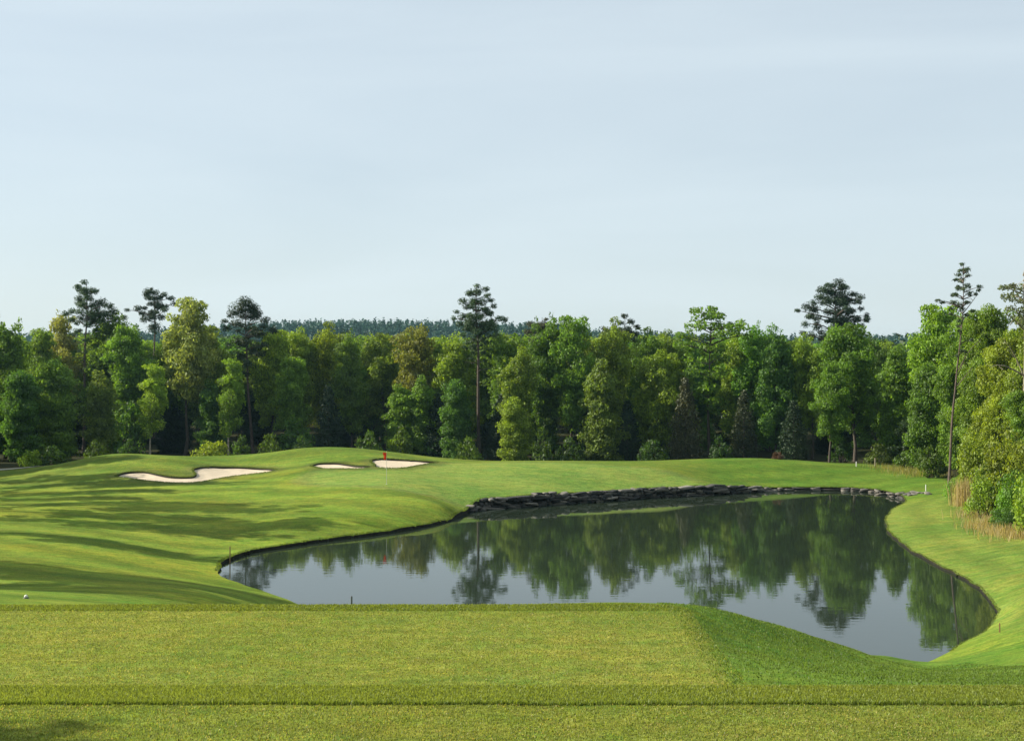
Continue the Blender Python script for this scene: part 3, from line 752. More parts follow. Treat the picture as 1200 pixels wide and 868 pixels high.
# ---- pines and trees whose outline stands out against the sky (clumps read from enlargements, 3.34 px per photo pixel)
def Z(lst, ox, oy): return [(ox+a/3.34, oy+b/3.34, r/3.34) for a, b, r in lst]
def ZT(lst, ox, oy): return [(ox+a/3.34, oy+b/3.34) for a, b in lst]
def ZD(lst, ox, oy): return [(ox+a/3.34, oy+b/3.34, ox+c/3.34, oy+d/3.34) for a, b, c, d in lst]
def hero(name, label, D, base, trunk, clumps, tint, seed, cat='pine tree', bark=PINEBARK, leafm=NEEDLE, group=None, sink=.3, **kw):
    u, v = base
    if D > 138: D *= wood_edge(u)
    m = traced(seed, D/F, base, trunk, clumps, **kw)
    m[0].materials.append(leafm); m[1].materials.append(bark)
    x = (u-U0)/F*D; z = EYE-(v-V0)/F*D
    # carry the trunk down to the real ground
    g = H1(x, D)-sink
    T = Tubes(); T.add([(0, 0, g-z), (0, 0, .05)], [kw.get('r0', .2)*1.5, kw.get('r0', .2)*1.36], 9)
    root = plant_tree(m, name, (x, D, z), label, cat, tint, group=group, jitter=.03)
    if g < z:
        r = link('root_flare', T.mesh('root_flare'), root); r.data.materials.append(bark)
    return root
PG = 'pines rising above the wood'
hero('pine_tree', 'tall pine with dense dark crown leaning to the right, first pine from the left', 150, (98, 535), ZT([(328, 785), (330, 420), (340, 250), (340, 110)], 0, 300), Z([(340, 105, 14), (303, 122, 16), (322, 140, 18), (360, 138, 20), (380, 135, 12), (310, 165, 16), (345, 165, 18), (330, 190, 20), (375, 185, 22), (405, 185, 22), (440, 195, 20), (452, 215, 18), (470, 235, 16), (420, 225, 26), (385, 225, 26), (350, 225, 22), (315, 215, 20), (282, 215, 17), (262, 228, 14), (400, 255, 22), (350, 262, 24), (318, 248, 16), (440, 245, 18), (370, 290, 13), (300, 295, 11), (290, 330, 9), (382, 320, 12), (308, 372, 8), (350, 330, 12)], 0, 300), PINE, 101, group=PG, dead=ZD([(330, 330, 270, 300), (330, 400, 265, 395), (332, 440, 300, 380), (334, 350, 400, 310), (330, 470, 290, 440), (335, 300, 400, 340)], 0, 300), spread=.45)
hero('pine_tree', 'pine whose rounded top looks out behind the pale yellow-green tree, second pine from the left', 168, (181, 535), ZT([(600, 785), (602, 500), (606, 230), (605, 145)], 0, 300), Z([(575, 140, 14), (605, 140, 16), (640, 150, 14), (580, 160, 14), (620, 165, 18), (665, 165, 14), (675, 185, 14), (590, 185, 16), (625, 195, 18), (545, 205, 16), (520, 215, 12), (560, 225, 16), (600, 215, 20), (650, 200, 16), (570, 250, 18), (630, 240, 20), (600, 280, 22)], 0, 300), (.040, .068, .030), 102, group=PG, spread=.4)
hero('pine_tree', 'dark pine with broad drooping crown and thick bare trunk, above the left bunker', 149, (296, 533), ZT([(990, 780), (970, 500), (962, 350), (962, 190)], 0, 300), Z([(965, 185, 25), (925, 205, 25), (990, 200, 25), (905, 225, 22), (950, 230, 28), (985, 240, 28), (880, 255, 12), (930, 265, 25), (970, 280, 28), (1007, 225, 22), (1042, 250, 22), (1032, 275, 20), (1062, 285, 18), (1022, 300, 24), (1070, 290, 14), (1012, 345, 24), (1042, 350, 16), (1020, 385, 20), (930, 330, 22), (960, 340, 26), (985, 370, 25), (940, 390, 16), (970, 420, 20), (960, 460, 13), (990, 430, 16)], 0, 300), (.036, .062, .025), 103, group=PG, dead=ZD([(975, 500, 1010, 470), (970, 480, 935, 450)], 0, 300), spread=.45)
hero('pine_tree', 'tall centre pine with layered open crown and long bare trunk, right of the flag', 148, (562, 537), ZT([(872, 792), (870, 400), (862, 250), (863, 118)], 300, 300), Z([(865, 115, 14), (900, 130, 12), (835, 145, 16), (870, 140, 18), (905, 160, 14), (810, 178, 16), (850, 175, 20), (885, 180, 20), (920, 175, 14), (930, 195, 14), (900, 205, 18), (865, 205, 18), (825, 200, 16), (785, 220, 14), (775, 245, 12), (810, 235, 18), (845, 240, 20), (880, 235, 22), (915, 225, 14), (800, 260, 18), (840, 265, 22), (885, 265, 24), (925, 265, 22), (955, 245, 18), (975, 250, 14), (935, 285, 20), (900, 295, 22), (860, 295, 22), (940, 310, 16), (825, 285, 18), (890, 325, 18), (920, 340, 14), (905, 352, 13), (830, 340, 13), (918, 368, 9), (815, 352, 9), (850, 358, 14), (888, 378, 10), (842, 402, 8), (895, 410, 7)], 300, 300), PINE, 104, group=PG, dead=ZD([(868, 340, 805, 325), (868, 370, 800, 345), (868, 400, 930, 360), (868, 420, 815, 415), (869, 450, 925, 440)], 300, 300), r0=.22, spread=.4)
hero('pine_tree', 'low dull brownish pine top just right of the tall centre pine', 158, (634, 535), ZT([(112, 785), (112, 500), (118, 240)], 600, 300), Z([(75, 270, 18), (105, 280, 20), (130, 265, 16), (135, 245, 10), (90, 300, 20), (125, 300, 22), (70, 300, 18), (60, 290, 10), (110, 330, 22), (140, 320, 16), (85, 335, 18)], 600, 300), (.055, .060, .026), 105, group=PG, spread=.5)
hero('pine_tree', 'slim pine with small ragged top between the centre pine and the big oak', 156, (730, 535), ZT([(435, 785), (436, 500), (442, 235)], 600, 300), Z([(440, 235, 16), (425, 260, 14), (465, 255, 16), (490, 275, 14), (480, 300, 15), (450, 290, 18), (370, 290, 15), (400, 285, 16), (430, 300, 16), (355, 285, 9), (460, 320, 18), (420, 330, 16), (480, 330, 12)], 600, 300), (.040, .062, .028), 106, group=PG, spread=.4)
hero('pine_tree', 'wide flat-tiered dark pine crown rising alone behind the right part of the wood', 158, (978, 535), ZT([(262, 790), (265, 500), (263, 320), (262, 145)], 900, 290), Z([(270, 140, 20), (235, 150, 18), (300, 155, 18), (210, 170, 18), (250, 175, 24), (290, 180, 24), (330, 180, 18), (350, 195, 16), (210, 200, 20), (250, 210, 24), (300, 215, 24), (340, 215, 22), (170, 215, 16), (150, 235, 18), (120, 245, 14), (190, 240, 22), (235, 250, 24), (285, 250, 24), (330, 250, 20), (365, 240, 14), (380, 265, 14), (400, 285, 14), (350, 280, 20), (300, 285, 24), (250, 285, 24), (195, 275, 22), (160, 270, 16), (150, 300, 16), (200, 310, 20), (260, 315, 26), (120, 340, 14), (170, 345, 20), (220, 345, 20), (350, 305, 16), (300, 330, 20)], 900, 290), (.040, .070, .034), 107, group=PG, r0=.26, flat=.66, spread=.6)
hero('pine_tree', 'thin leaning pine with few flat sprays at its tip, right of the pond', 103, (1112, 572), ZT([(708, 942), (720, 700), (740, 540), (748, 400), (762, 220), (763, 72)], 900, 290), Z([(760, 70, 11), (785, 82, 10), (740, 90, 11), (775, 95, 12), (735, 112, 12), (800, 105, 12), (770, 125, 12), (735, 125, 10), (750, 150, 12), (785, 150, 16), (820, 155, 12), (765, 160, 12), (720, 185, 10), (745, 185, 12), (790, 180, 12), (820, 178, 8), (665, 212, 10), (695, 212, 11), (725, 215, 14), (760, 225, 16), (795, 215, 12), (760, 240, 12), (720, 235, 8), (745, 282, 9), (725, 262, 9), (782, 262, 10), (803, 248, 9), (766, 305, 8), (735, 332, 7), (792, 362, 8), (775, 405, 7), (730, 420, 6)], 900, 290), (.055, .088, .034), 108, group=PG, leaf=(.26, .06), npc=420, flat=.6, r0=.11, dead=ZD([(746, 480, 800, 360), (744, 500, 775, 420), (760, 260, 830, 180), (756, 300, 790, 250), (742, 540, 790, 470)], 900, 290), spread=.25)
hero('broadleaf_tree', 'big oak with knobbly fresh-green crown and gaps of sky, tallest broadleaf right of centre', 147, (831, 538), ZT([(772, 795), (770, 600), (770, 450), (780, 230)], 600, 300), Z([(715, 215, 18), (785, 210, 20), (815, 235, 24), (760, 235, 20), (722, 245, 20), (690, 275, 22), (740, 275, 22), (800, 270, 20), (850, 270, 22), (890, 262, 20), (915, 280, 18), (920, 310, 18), (880, 300, 22), (830, 310, 24), (760, 315, 22), (700, 310, 24), (660, 310, 22), (650, 345, 24), (700, 355, 26), (760, 360, 26), (820, 360, 24), (690, 400, 26), (745, 410, 28), (800, 410, 26), (840, 400, 20), (700, 450, 26), (760, 460, 28), (810, 470, 24), (750, 510, 26), (800, 520, 26), (760, 560, 26), (810, 570, 22), (720, 540, 20), (780, 600, 20), (840, 450, 18)], 600, 300), MID, 109, cat='oak tree', group='trees at the front of the wood', needle=False, leaf=(.36, .2), npc=105, flat=.72, r0=.2, bark=BARK, leafm=LEAF, spread=.6)
hero('dying_tree', 'half dead tree with pale bare limbs and thin pale leaves at the right edge', 94, (1199, 610), ZT([(1000, 1069), (1003, 700), (1004, 400), (1000, 200), (1002, 90)], 900, 290), Z([(920, 160, 16), (945, 150, 15), (975, 160, 18), (1010, 150, 18), (930, 195, 18), (965, 200, 22), (1005, 195, 20), (950, 235, 20), (990, 240, 22), (1030, 220, 20), (1050, 180, 16), (1020, 270, 22), (980, 290, 18), (1060, 260, 20)], 900, 290), (.14, .165, .075), 110, cat='tree', needle=False, leaf=(.2, .1), npc=170, flat=.7, r0=.10, bark=PALEBARK, leafm=LEAF, spread=.3, deadr=.075, deadfwd=2.6, dead=ZD([(1002, 520, 885, 360), (1003, 540, 955, 380), (1003, 500, 830, 465), (1002, 130, 985, 50), (1002, 150, 940, 110), (1001, 110, 1005, 10), (1002, 160, 1040, 60), (1003, 320, 860, 270), (1003, 560, 1050, 430)], 900, 290))

# ---- the front row, left to right: kind, u, top, distance, width, colour, label
FRONT = [
 ('tall', 6, 386, 146, 56, MID, 'mid-green broadleaf tree cut by the left edge of the photo'),
 ('open', 40, 391, 152, 50, OLIVE, 'olive tree with airy top, between the left edge and the first pine'),
 ('full', 24, 440, 140, 40, DEEP, 'shorter dark green tree near the left edge, in front of its neighbours'),
 ('full', 66, 428, 139, 46, MID, 'bushy tree in leaf to the ground, just left of the first pine trunk'),
 ('thin', 78, 374, 160, 36, PALE, 'pale thin tree top behind and left of the first pine'),
 ('tall', 130, 376, 150, 58, MID, 'full green tree just right of the first pine trunk'),
 ('tall2', 152, 383, 147, 48, MID, 'leafy green column tree midway between the first and second pines'),
 ('column', 118, 440, 140, 34, BRIGHT, 'small bright tree at the foot of the wood, right of the first pine trunk'),
 ('thin', 176, 430, 141, 32, YEL, 'small thin yellowish tree with pale stem, below the second pine'),
 ('open', 217, 356, 145, 64, PALE, 'tall pale yellow-green tree with dark forked trunk, left of the broad dark pine'),
 ('tall', 196, 400, 152, 44, MID, 'green tree behind the pale yellow-green forked tree, on its left'),
 ('tall2', 245, 385, 151, 48, OLIVE, 'olive tree between the pale forked tree and the broad dark pine'),
 ('thin', 268, 424, 141, 30, YEL, 'slender tree with pale grey trunk, left of the broad dark pine trunk'),
 ('column', 248, 450, 143, 30, DEEP, 'short dark green tree below the gap left of the broad dark pine'),
 ('loose', 320, 390, 151, 50, YEL, 'yellow-green tree touching the right side of the broad dark pine'),
 ('spread', 345, 394, 154, 50, YEL, 'yellowish broad tree beneath the left end of the far hill'),
 ('loose', 376, 391, 156, 54, YEL, 'yellow-green rounded tree in front of the far hill, above the dark cedar'),
 ('tall2', 338, 420, 145, 40, MID, 'mid-green tree with dark stem, right of the broad dark pine trunk'),
 ('tall', 412, 402, 148, 38, BRIGHT, 'bright narrow tree just right of the dark cedar'),
 ('round', 426, 412, 160, 50, MID, 'green tree behind the bright narrow one, right of the cedar'),
 ('loose', 452, 393, 154, 50, OLIVE, 'olive-brown tree above the red flag'),
 ('loose', 482, 390, 150, 48, (.205, .205, .032), 'brownish yellow thin-leaved tree up and right of the flag'),
 ('round', 505, 402, 158, 46, OLIVE, 'olive tree behind, between the brownish tree and the centre pine'),
 ('tall', 531, 400, 151, 46, YEL, 'yellowish green tree touching the left of the centre pine trunk'),
 ('column', 472, 455, 142, 34, MID, 'small green tree at the wood edge right of the flag'),
 ('column', 495, 445, 143, 32, MID, 'small mid-green tree with thin dark trunk, beneath the brownish tree'),
 ('full', 538, 450, 143, 36, DEEP, 'dark green low tree at the left foot of the centre pine'),
 ('loose', 594, 398, 151, 50, MID, 'mid-green tree touching the right of the centre pine trunk'),
 ('tall2', 612, 414, 144, 40, YEL, 'yellow-green narrow tree right of the centre pine'),
 ('full', 606, 470, 139, 34, LIME, 'low lime-green sapling in front of the wood, right of the centre pine'),
 ('tall', 640, 386, 149, 50, MID, 'green tree in front of the low brownish pine top'),
 ('tall', 668, 373, 147, 50, MID, 'tall green tree with feathery top, right of the low brownish pine'),
 ('tall2', 690, 400, 154, 44, OLIVE, 'olive tree between the feathery tree and the slim ragged pine'),
 ('column', 705, 428, 142, 42, BRIGHT, 'bright sunlit column tree below and left of the slim ragged pine'),
 ('loose', 712, 388, 150, 40, OLIVE, 'olive tree wrapped round the slim ragged pine'),
 ('round', 752, 398, 155, 48, MID, 'green tree right behind the slim ragged pine'),
 ('spread', 772, 420, 148, 64, YEL, 'broad yellow-green tree left of the big oak'),
 ('loose', 790, 400, 158, 44, OLIVE, 'olive tree top behind the broad yellow-green one, left of the oak'),
 ('tall', 866, 400, 152, 46, YEL, 'yellowish tree touching the right flank of the big oak'),
 ('tall', 886, 394, 150, 44, MID, 'mid-green tree second to the right of the big oak'),
 ('tall2', 907, 391, 146, 42, DEEP, 'deep green narrow tree above the small reddish shrub'),
 ('loose', 932, 402, 150, 44, MID, 'green loose-leaved tree left of the wide pine crown'),
 ('round', 952, 400, 147, 50, YEL, 'yellow-green tree under the left half of the wide pine crown'),
 ('tall', 1002, 382, 138, 66, MID, 'large sunlit tree with pale trunk, in front of the wide pine crown'),
 ('tall2', 972, 425, 134, 44, MID, 'mid-green tree left of the large sunlit tree, below the wide pine'),
 ('column', 1052, 414, 134, 46, MID, 'pointed column tree standing alone right of the large sunlit tree'),
 ('round', 1033, 402, 152, 46, DEEP, 'dark tree in the gap behind the pointed column tree'),
 ('tall2', 1095, 360, 126, 62, YEL, 'tall yellow-green tree just left of the thin leaning pine'),
 ('full', 1082, 432, 124, 42, MID, 'leafy tree reaching the ground left of the thin leaning pine'),
 ('near', 1128, 378, 118, 56, MID, 'green tree right behind the thin leaning pine'),
 ('near', 1154, 366, 112, 62, YEL, 'tall yellow-green tree between the leaning pine and the half dead tree'),
 ('near2', 1176, 400, 104, 60, LIME, 'lime-green tree in front and left of the half dead tree'),
 ('near2', 1205, 462, 89, 56, MID, 'green tree at the right edge covering the foot of the half dead tree'),
 ('near', 1212, 372, 100, 70, YEL, 'yellow-green tree cut by the right edge behind the half dead tree'),
]
ALT = {'tall': ['tall', 'tall3', 'tall4'], 'tall2': ['tall2', 'tall4', 'tall3'], 'round': ['round', 'round2'], 'loose': ['loose', 'round2', 'tall3']}
for k, f in enumerate(FRONT):
    a = ALT.get(f[0]); tree(a[k % len(a)] if a else f[0], *f[1:])
# conifers and undergrowth at the foot of the wood
for f in [('cedar', 385, 452, 142, 40, DARK, 'blackish green cedar standing above the middle sliver bunker'),
          ('cedar2', 515, 462, 144, 52, DARK, 'wide blackish cedar between the flag and the centre pine'),
          ('cedar', 588, 462, 146, 40, DARK, 'dark cedar right of the centre pine trunk'),
          ('cedar2', 803, 444, 142, 46, BROWN, 'brownish cedar left below the big oak'),
          ('cedar', 872, 458, 143, 38, (.042, .052, .018), 'dull olive cedar right below the big oak'),
          ('cedar', 735, 470, 146, 40, DARK, 'dark cedar below the slim ragged pine'),
          ('cedar', 690, 480, 146, 36, DARK, 'short dark cedar beneath the feathery tree'),
          ('cedar2', 930, 470, 142, 44, DARK, 'dark cedar right of the small reddish shrub')]:
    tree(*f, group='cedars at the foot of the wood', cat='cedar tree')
BU = 'shrubs along the foot of the wood'
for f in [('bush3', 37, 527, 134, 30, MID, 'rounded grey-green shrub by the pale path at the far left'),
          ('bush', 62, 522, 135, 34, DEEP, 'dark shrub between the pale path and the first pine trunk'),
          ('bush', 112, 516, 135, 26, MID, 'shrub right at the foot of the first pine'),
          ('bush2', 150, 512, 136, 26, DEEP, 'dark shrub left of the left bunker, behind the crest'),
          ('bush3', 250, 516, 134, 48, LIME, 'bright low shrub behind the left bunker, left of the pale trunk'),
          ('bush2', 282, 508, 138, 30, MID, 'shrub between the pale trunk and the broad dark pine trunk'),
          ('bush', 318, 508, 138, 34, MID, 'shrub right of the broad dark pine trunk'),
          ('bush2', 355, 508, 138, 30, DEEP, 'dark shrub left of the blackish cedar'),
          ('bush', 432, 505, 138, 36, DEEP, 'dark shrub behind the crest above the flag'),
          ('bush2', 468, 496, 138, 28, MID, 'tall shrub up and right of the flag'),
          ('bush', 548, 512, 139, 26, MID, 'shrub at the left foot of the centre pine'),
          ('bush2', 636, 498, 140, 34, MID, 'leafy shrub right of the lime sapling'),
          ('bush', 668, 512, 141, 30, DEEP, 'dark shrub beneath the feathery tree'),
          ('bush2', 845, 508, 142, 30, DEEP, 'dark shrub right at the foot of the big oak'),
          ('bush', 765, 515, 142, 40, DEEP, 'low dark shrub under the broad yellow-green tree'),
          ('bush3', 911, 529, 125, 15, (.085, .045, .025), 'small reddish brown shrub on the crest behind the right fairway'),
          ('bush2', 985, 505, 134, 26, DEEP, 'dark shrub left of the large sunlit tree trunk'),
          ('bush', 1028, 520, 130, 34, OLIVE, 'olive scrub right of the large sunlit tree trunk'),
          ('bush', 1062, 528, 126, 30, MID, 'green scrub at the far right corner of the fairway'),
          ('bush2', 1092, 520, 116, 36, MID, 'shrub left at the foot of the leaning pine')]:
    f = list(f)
    if f[0] != 'bush3': f[5] = tuple(c*.55 for c in f[5])      # leaf colour darkened: the wood's deep shade painted into the shrubs
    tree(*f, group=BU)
NB = 'bright bushes on the right bank'
for f in [('nearbush', 1128, 545, 97, 44, MID, 'mid-green bush at the foot of the leaning pine'),
          ('nearbush', 1150, 478, 95, 58, LIME, 'tall lime bush right of the leaning pine'),
          ('nearbush', 1188, 472, 86, 60, LIME, 'tall lime bush at the right edge below the half dead tree'),
          ('nearbush2', 1160, 536, 86, 54, YEL, 'yellow-green bush above the tuft of dry grass'),
          ('nearbush2', 1196, 540, 79, 60, MID, 'mid-green bush at the right edge above the dark bush'),
          ('nearbush2', 1178, 590, 77, 36, DEEP, 'low dark blue-green bush at the right edge by the dry grass'),
          ('nearbush', 1230, 500, 74, 80, YEL, 'large bush mostly outside the right edge')]:
    tree(*f, group=NB)

# ---- trees deeper in the wood: only bits of them show between the front ones
back_kinds = ['tall', 'round', 'tall3', 'spread', 'loose', 'tall4', 'round2']
for row, D in enumerate((166, 178, 193, 212)):
    n_ = 24
    for i in range(n_):
        u = -90+(i+.5+rt.uniform(-.3, .3))*1380/n_; Dj = D+rt.uniform(-5, 5)
        c = [MID, DEEP, OLIVE, YEL, MID][rt.integers(0, 5)]
        tree(back_kinds[rt.integers(0, 7)], u, 402-row*.5+rt.uniform(-3, 10), Dj, rt.uniform(58, 72), c, 'broadleaf tree deeper in the wood, mostly hidden behind the front row', 'trees deeper in the wood')
for i in range(26):
    u = -40+i*48+rt.uniform(-16, 16); D = rt.uniform(150, 165) if u < 1050 else rt.uniform(128, 140)
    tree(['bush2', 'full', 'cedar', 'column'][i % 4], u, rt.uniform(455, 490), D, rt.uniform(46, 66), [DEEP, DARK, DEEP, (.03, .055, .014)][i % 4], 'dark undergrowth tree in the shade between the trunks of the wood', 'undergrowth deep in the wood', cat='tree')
# ---- the wood goes on left and right of the photograph; on the left it throws the long shadows
for x, y, hgt, kd in [(-35, 47.5, 14, 'loose'), (-31, 50, 13.5, 'sparse'), (-34, 53.5, 16, 'sparse'), (-36, 57, 14, 'sparse'), (-38, 60.5, 16.5, 'sparse'), (-43, 60, 15, 'thin'), (-38.5, 73, 12.5, 'sparse'), (-39.5, 83, 13.5, 'sparse'), (-40, 86.5, 17, 'sparse'), (-44.5, 92.5, 17.5, 'sparse'), (-46.5, 98, 12, 'sparse'), (-50, 104, 15, 'sparse'), (-50, 109, 16.5, 'sparse'),
                      (-54, 115, 14, 'sparse'), (-57, 123, 15, 'thin'), (-62, 132, 15, 'tall'), (-68, 128, 16, 'tall2'), (-66, 145, 16, 'round'), (-80, 140, 17, 'tall'),
                      (-17.9, 13.1, 10.0, 'sparse')]:
    s = hgt/PH[kd]; z = H1(x, y)-.15
    plant_tree(PROTO[kd], 'broadleaf_tree', (x, y, z), 'broadleaf tree outside the left edge throwing a long shadow on the grass', 'tree', [MID, YEL, OLIVE][int(abs(x)) % 3], (s*.95, s*.95, s), rt.uniform(0, 6.28), 'trees left of the photo')
for x, y, hgt, kd in [(36, 62, 12, 'near2'), (40, 70, 14, 'near'), (46, 82, 15, 'tall'), (52, 94, 16, 'tall2'), (55, 110, 16, 'tall'), (60, 125, 16, 'round'), (66, 140, 17, 'tall'), (38, 54, 10, 'full'), (50, 72, 15, 'tall'), (75, 155, 17, 'tall2')]:
    s = hgt/PH[kd]; z = H1(x, y)-.15
    plant_tree(PROTO[kd], 'broadleaf_tree', (x, y, z), 'broadleaf tree of the wood outside the right edge', 'tree', [MID, YEL, OLIVE][int(abs(x)) % 3], (s, s, s), rt.uniform(0, 6.28), 'trees right of the photo')

# ------------------------------------------------------------------ far hill and far wood
hx = np.linspace(-1500, 1500, 121); hy = np.concatenate([np.linspace(420, 1150, 20), np.linspace(1200, 1500, 6)])
HX, HY = np.meshgrid(hx, hy)
def hill_z(X, Y):
    u = U0+F*X/1100.0
    top = np.interp(u, [-1500, -300, 0, 200, 345, 470, 620, 700, 780, 900, 1040, 1200, 2400], [34, 30, 27, 28, 37, 39, 36, 30, 27, 25, 27, 26, 32])-4
    return 1.2+(top-1.2)*sstep(430, 1080, Y)*(1-.5*sstep(1150, 1500, Y))
HZ = hill_z(HX, HY)
gi2 = np.arange(HX.size).reshape(HX.shape)
q2 = np.stack([gi2[:-1, :-1], gi2[:-1, 1:], gi2[1:, 1:], gi2[1:, :-1]], -1).reshape(-1, 4)
FOREST_FLOOR = noisy_material('forest_floor', (.02, .03, .012), (.04, .055, .02), .05)
tag(link('hill', mesh_arrays('hill', np.stack([HX.ravel(), HY.ravel(), HZ.ravel()], 1), q2, 4, smooth=True), mat=FOREST_FLOOR), 'long low far hill covered in wood', 'hill', kind='structure')
rf = np.random.default_rng(5)
def far_wood(name, m, y0, y1, ht, label, size, per, colour, xspan=.62, zf=None):
    Y = y0+(y1-y0)*rf.random(m); Xx = (rf.random(m)*2-1)*(xspan*Y)
    G = zf(Xx, Y)
    hh = ht*rf.uniform(.75, 1.2, m); con = rf.random(m) < .35
    C, R = [], []
    lv = np.array([.35, .6, .85])
    for k in range(3):
        C.append(np.stack([Xx, Y, G+hh*lv[k]], 1)); wd = np.where(con, [2.6, 2.0, 1.0][k], [2.4, 3.0, 2.2][k])
        R.append(np.stack([wd, wd, hh*.2], 1))
    C = np.concatenate(C); R = np.concatenate(R)
    V, t = leaves(rf, C, R, per, size, up=.5, shell=.4, aspect=.7)
    o = link(name, crown_mesh(name, [(V, t)]), mat=NEEDLE); o.color = (*colour, 1)
    return tag(o, label, 'forest', kind='stuff')
far_wood('forest', 5200, 860, 1180, 15, 'dark bluish wood covering the far hill behind the trees', 1.7, 26, (.024, .066, .040), zf=hill_z)
far_wood('forest', 2600, 235, 600, 14.5, 'wood canopy reaching from the near trees back to the far hill', 1.3, 22, (.045, .075, .022), zf=lambda a, b: 0*a+.8)

# ------------------------------------------------------------------ flag, stakes, marker, path
fx, fy, fz = P(453, 567, 98); fz = H1(fx, fy)
root = empty('golf_flag', (fx, fy, fz))
T = Tubes(); T.add([(0, 0, -.15), (0, 0, 1.2), (0, 0, 2.5)], [.016, .015, .012], 8); T.add([(0, 0, 2.49), (0, 0, 2.54)], [.02, .004], 8)
pole = link('flagstick', T.mesh('flagstick'), root); pole.data.materials.append(principled('flagstick_white', (.50, .50, .42), .5))
k = 26; uu, vv = np.meshgrid(np.linspace(0, 1, 14), np.linspace(0, 1, k))
fold = np.sin(uu*9)*.05*vv
wX = -.02-uu*(.27-.13*vv)+.02*np.sin(vv*5); wY = fold+.02*np.sin(vv*7); wZ = 2.46-vv*.52-uu*uu*.14-.05*np.sin(uu*6)
gi3 = np.arange(uu.size).reshape(uu.shape); q3 = np.stack([gi3[:-1, :-1], gi3[:-1, 1:], gi3[1:, 1:], gi3[1:, :-1]], -1).reshape(-1, 4)
fm = mesh_arrays('flag', np.stack([wX.ravel(), wY.ravel(), wZ.ravel()], 1), q3, 4, smooth=True)
fl = link('flag', fm, root)
m, N_, L_, o_ = new_mat('red_flag_cloth'); d_ = N_.new('ShaderNodeBsdfDiffuse'); d_.inputs[0].default_value = (.72, .09, .03, 1); t_ = N_.new('ShaderNodeBsdfTranslucent'); t_.inputs[0].default_value = (.75, .09, .03, 1)
mm = N_.new('ShaderNodeMixShader'); mm.inputs[0].default_value = .45; L_.new(d_.outputs[0], mm.inputs[1]); L_.new(t_.outputs[0], mm.inputs[2]); L_.new(mm.outputs[0], o_.inputs[0]); fm.materials.append(m)
sm = fl.modifiers.new('thick', 'SOLIDIFY'); sm.thickness = .006
# the hole: a pale cup liner sunk in the turf
T = Tubes(); T.add([(0, 0, -.12), (0, 0, .012)], [.054, .054], 14); cup = link('cup', T.mesh('cup'), root); cup.data.materials.append(principled('cup_white', (.8, .8, .8), .5))
tag(root, 'red golf flag hanging limp on a thin pale stick on the green', 'golf flag')

def stake(u, v, D, hgt, r, rgb, name, label, g=None):
    x = (u-U0)/F*D; z = H1(x, D)
    T = Tubes(); T.add([(0, 0, -.2), (0, 0, hgt*.9), (0, 0, hgt)], [r, r, r*.75], 10); T.add([(0, 0, hgt-.001), (0, 0, hgt+.008)], [r*.75, r*.2], 10)
    o = link(name, T.mesh(name), mat=principled(name+'_paint', rgb, .5)); o.location = (x, D, z)
    return tag(o, label, 'stake', g)
g = ground_at(269.5, 657, 50)
stake(269.5, 657, 70, .75, .03, (.20, .13, .05), 'hazard_stake', 'thin yellowish wooden stake on the bank by the left tip of the pond')
stake(1003.5, 546, 124.5, .48, .045, (.60, .60, .56), 'boundary_stake', 'short white stake on the far fairway in front of the pale trunk')
stake(1085, 568, 106, .55, .04, (.60, .60, .56), 'boundary_stake', 'white stake just above the tan stones right of the pond')
stake(1025.5, 542, 127, .8, .05, (.30, .25, .17), 'wooden_stake', 'grey brown wooden post in the scrub right of the large sunlit tree')
stake(1171.5, 735, 48.0, .35, .022, (.16, .06, .03), 'hazard_stake', 'small dark red stake at the right bank of the pond near its lower corner')
sx_, sy_ = (412-U0)/F*30.2, 30.2
stake(412, 708, 30.6, .12, .022, (.05, .06, .05), 'sprinkler_post', 'tiny dark post on the far edge of the tee in front of the water', None).location.z = H1(sx_, sy_)+.02
g = ground_at(30.5, 701, 28)
import bmesh
root = empty('tee_marker', g)
bm = bmesh.new(); bmesh.ops.create_uvsphere(bm, u_segments=16, v_segments=10, radius=.05); bmesh.ops.translate(bm, vec=(0, 0, .05), verts=bm.verts); me = bpy.data.meshes.new('ball'); bm.to_mesh(me); bm.free()
for p in me.polygons: p.use_smooth = True
link('ball', me, root, principled('marker_white', (.60, .60, .50), .5))
bm = bmesh.new(); bmesh.ops.create_cone(bm, cap_ends=True, segments=16, radius1=.085, radius2=.06, depth=.05); bmesh.ops.translate(bm, vec=(0, 0, .012), verts=bm.verts); me = bpy.data.meshes.new('base'); bm.to_mesh(me); bm.free()
link('base', me, root, principled('marker_black', (.02, .02, .02), .5))
tag(root, 'small white ball-shaped marker on a black foot in the grass at lower left', 'tee marker')
# pale cart path peeping out under the trees at far left
rows = []
for q in np.linspace(-62, -47.5, 40):
    yy = 131.0+(q+62)*-.06+.5*math.sin(q*.4); rows.append([(q, yy-1.0), (q, yy+1.0)])
rows = np.array(rows); pv = rows.reshape(-1, 2); pz = height(pv[:, 0], pv[:, 1])+.05; i = np.arange(39)*2
tag(link('path', mesh_arrays('path', np.column_stack([pv, pz]), np.stack([i, i+2, i+3, i+1], 1), 4, smooth=True), mat=noisy_material('path_concrete', (.34, .32, .27), (.46, .43, .36), 2)), 'pale strip of path at the edge of the wood at far left', 'path', kind='structure')

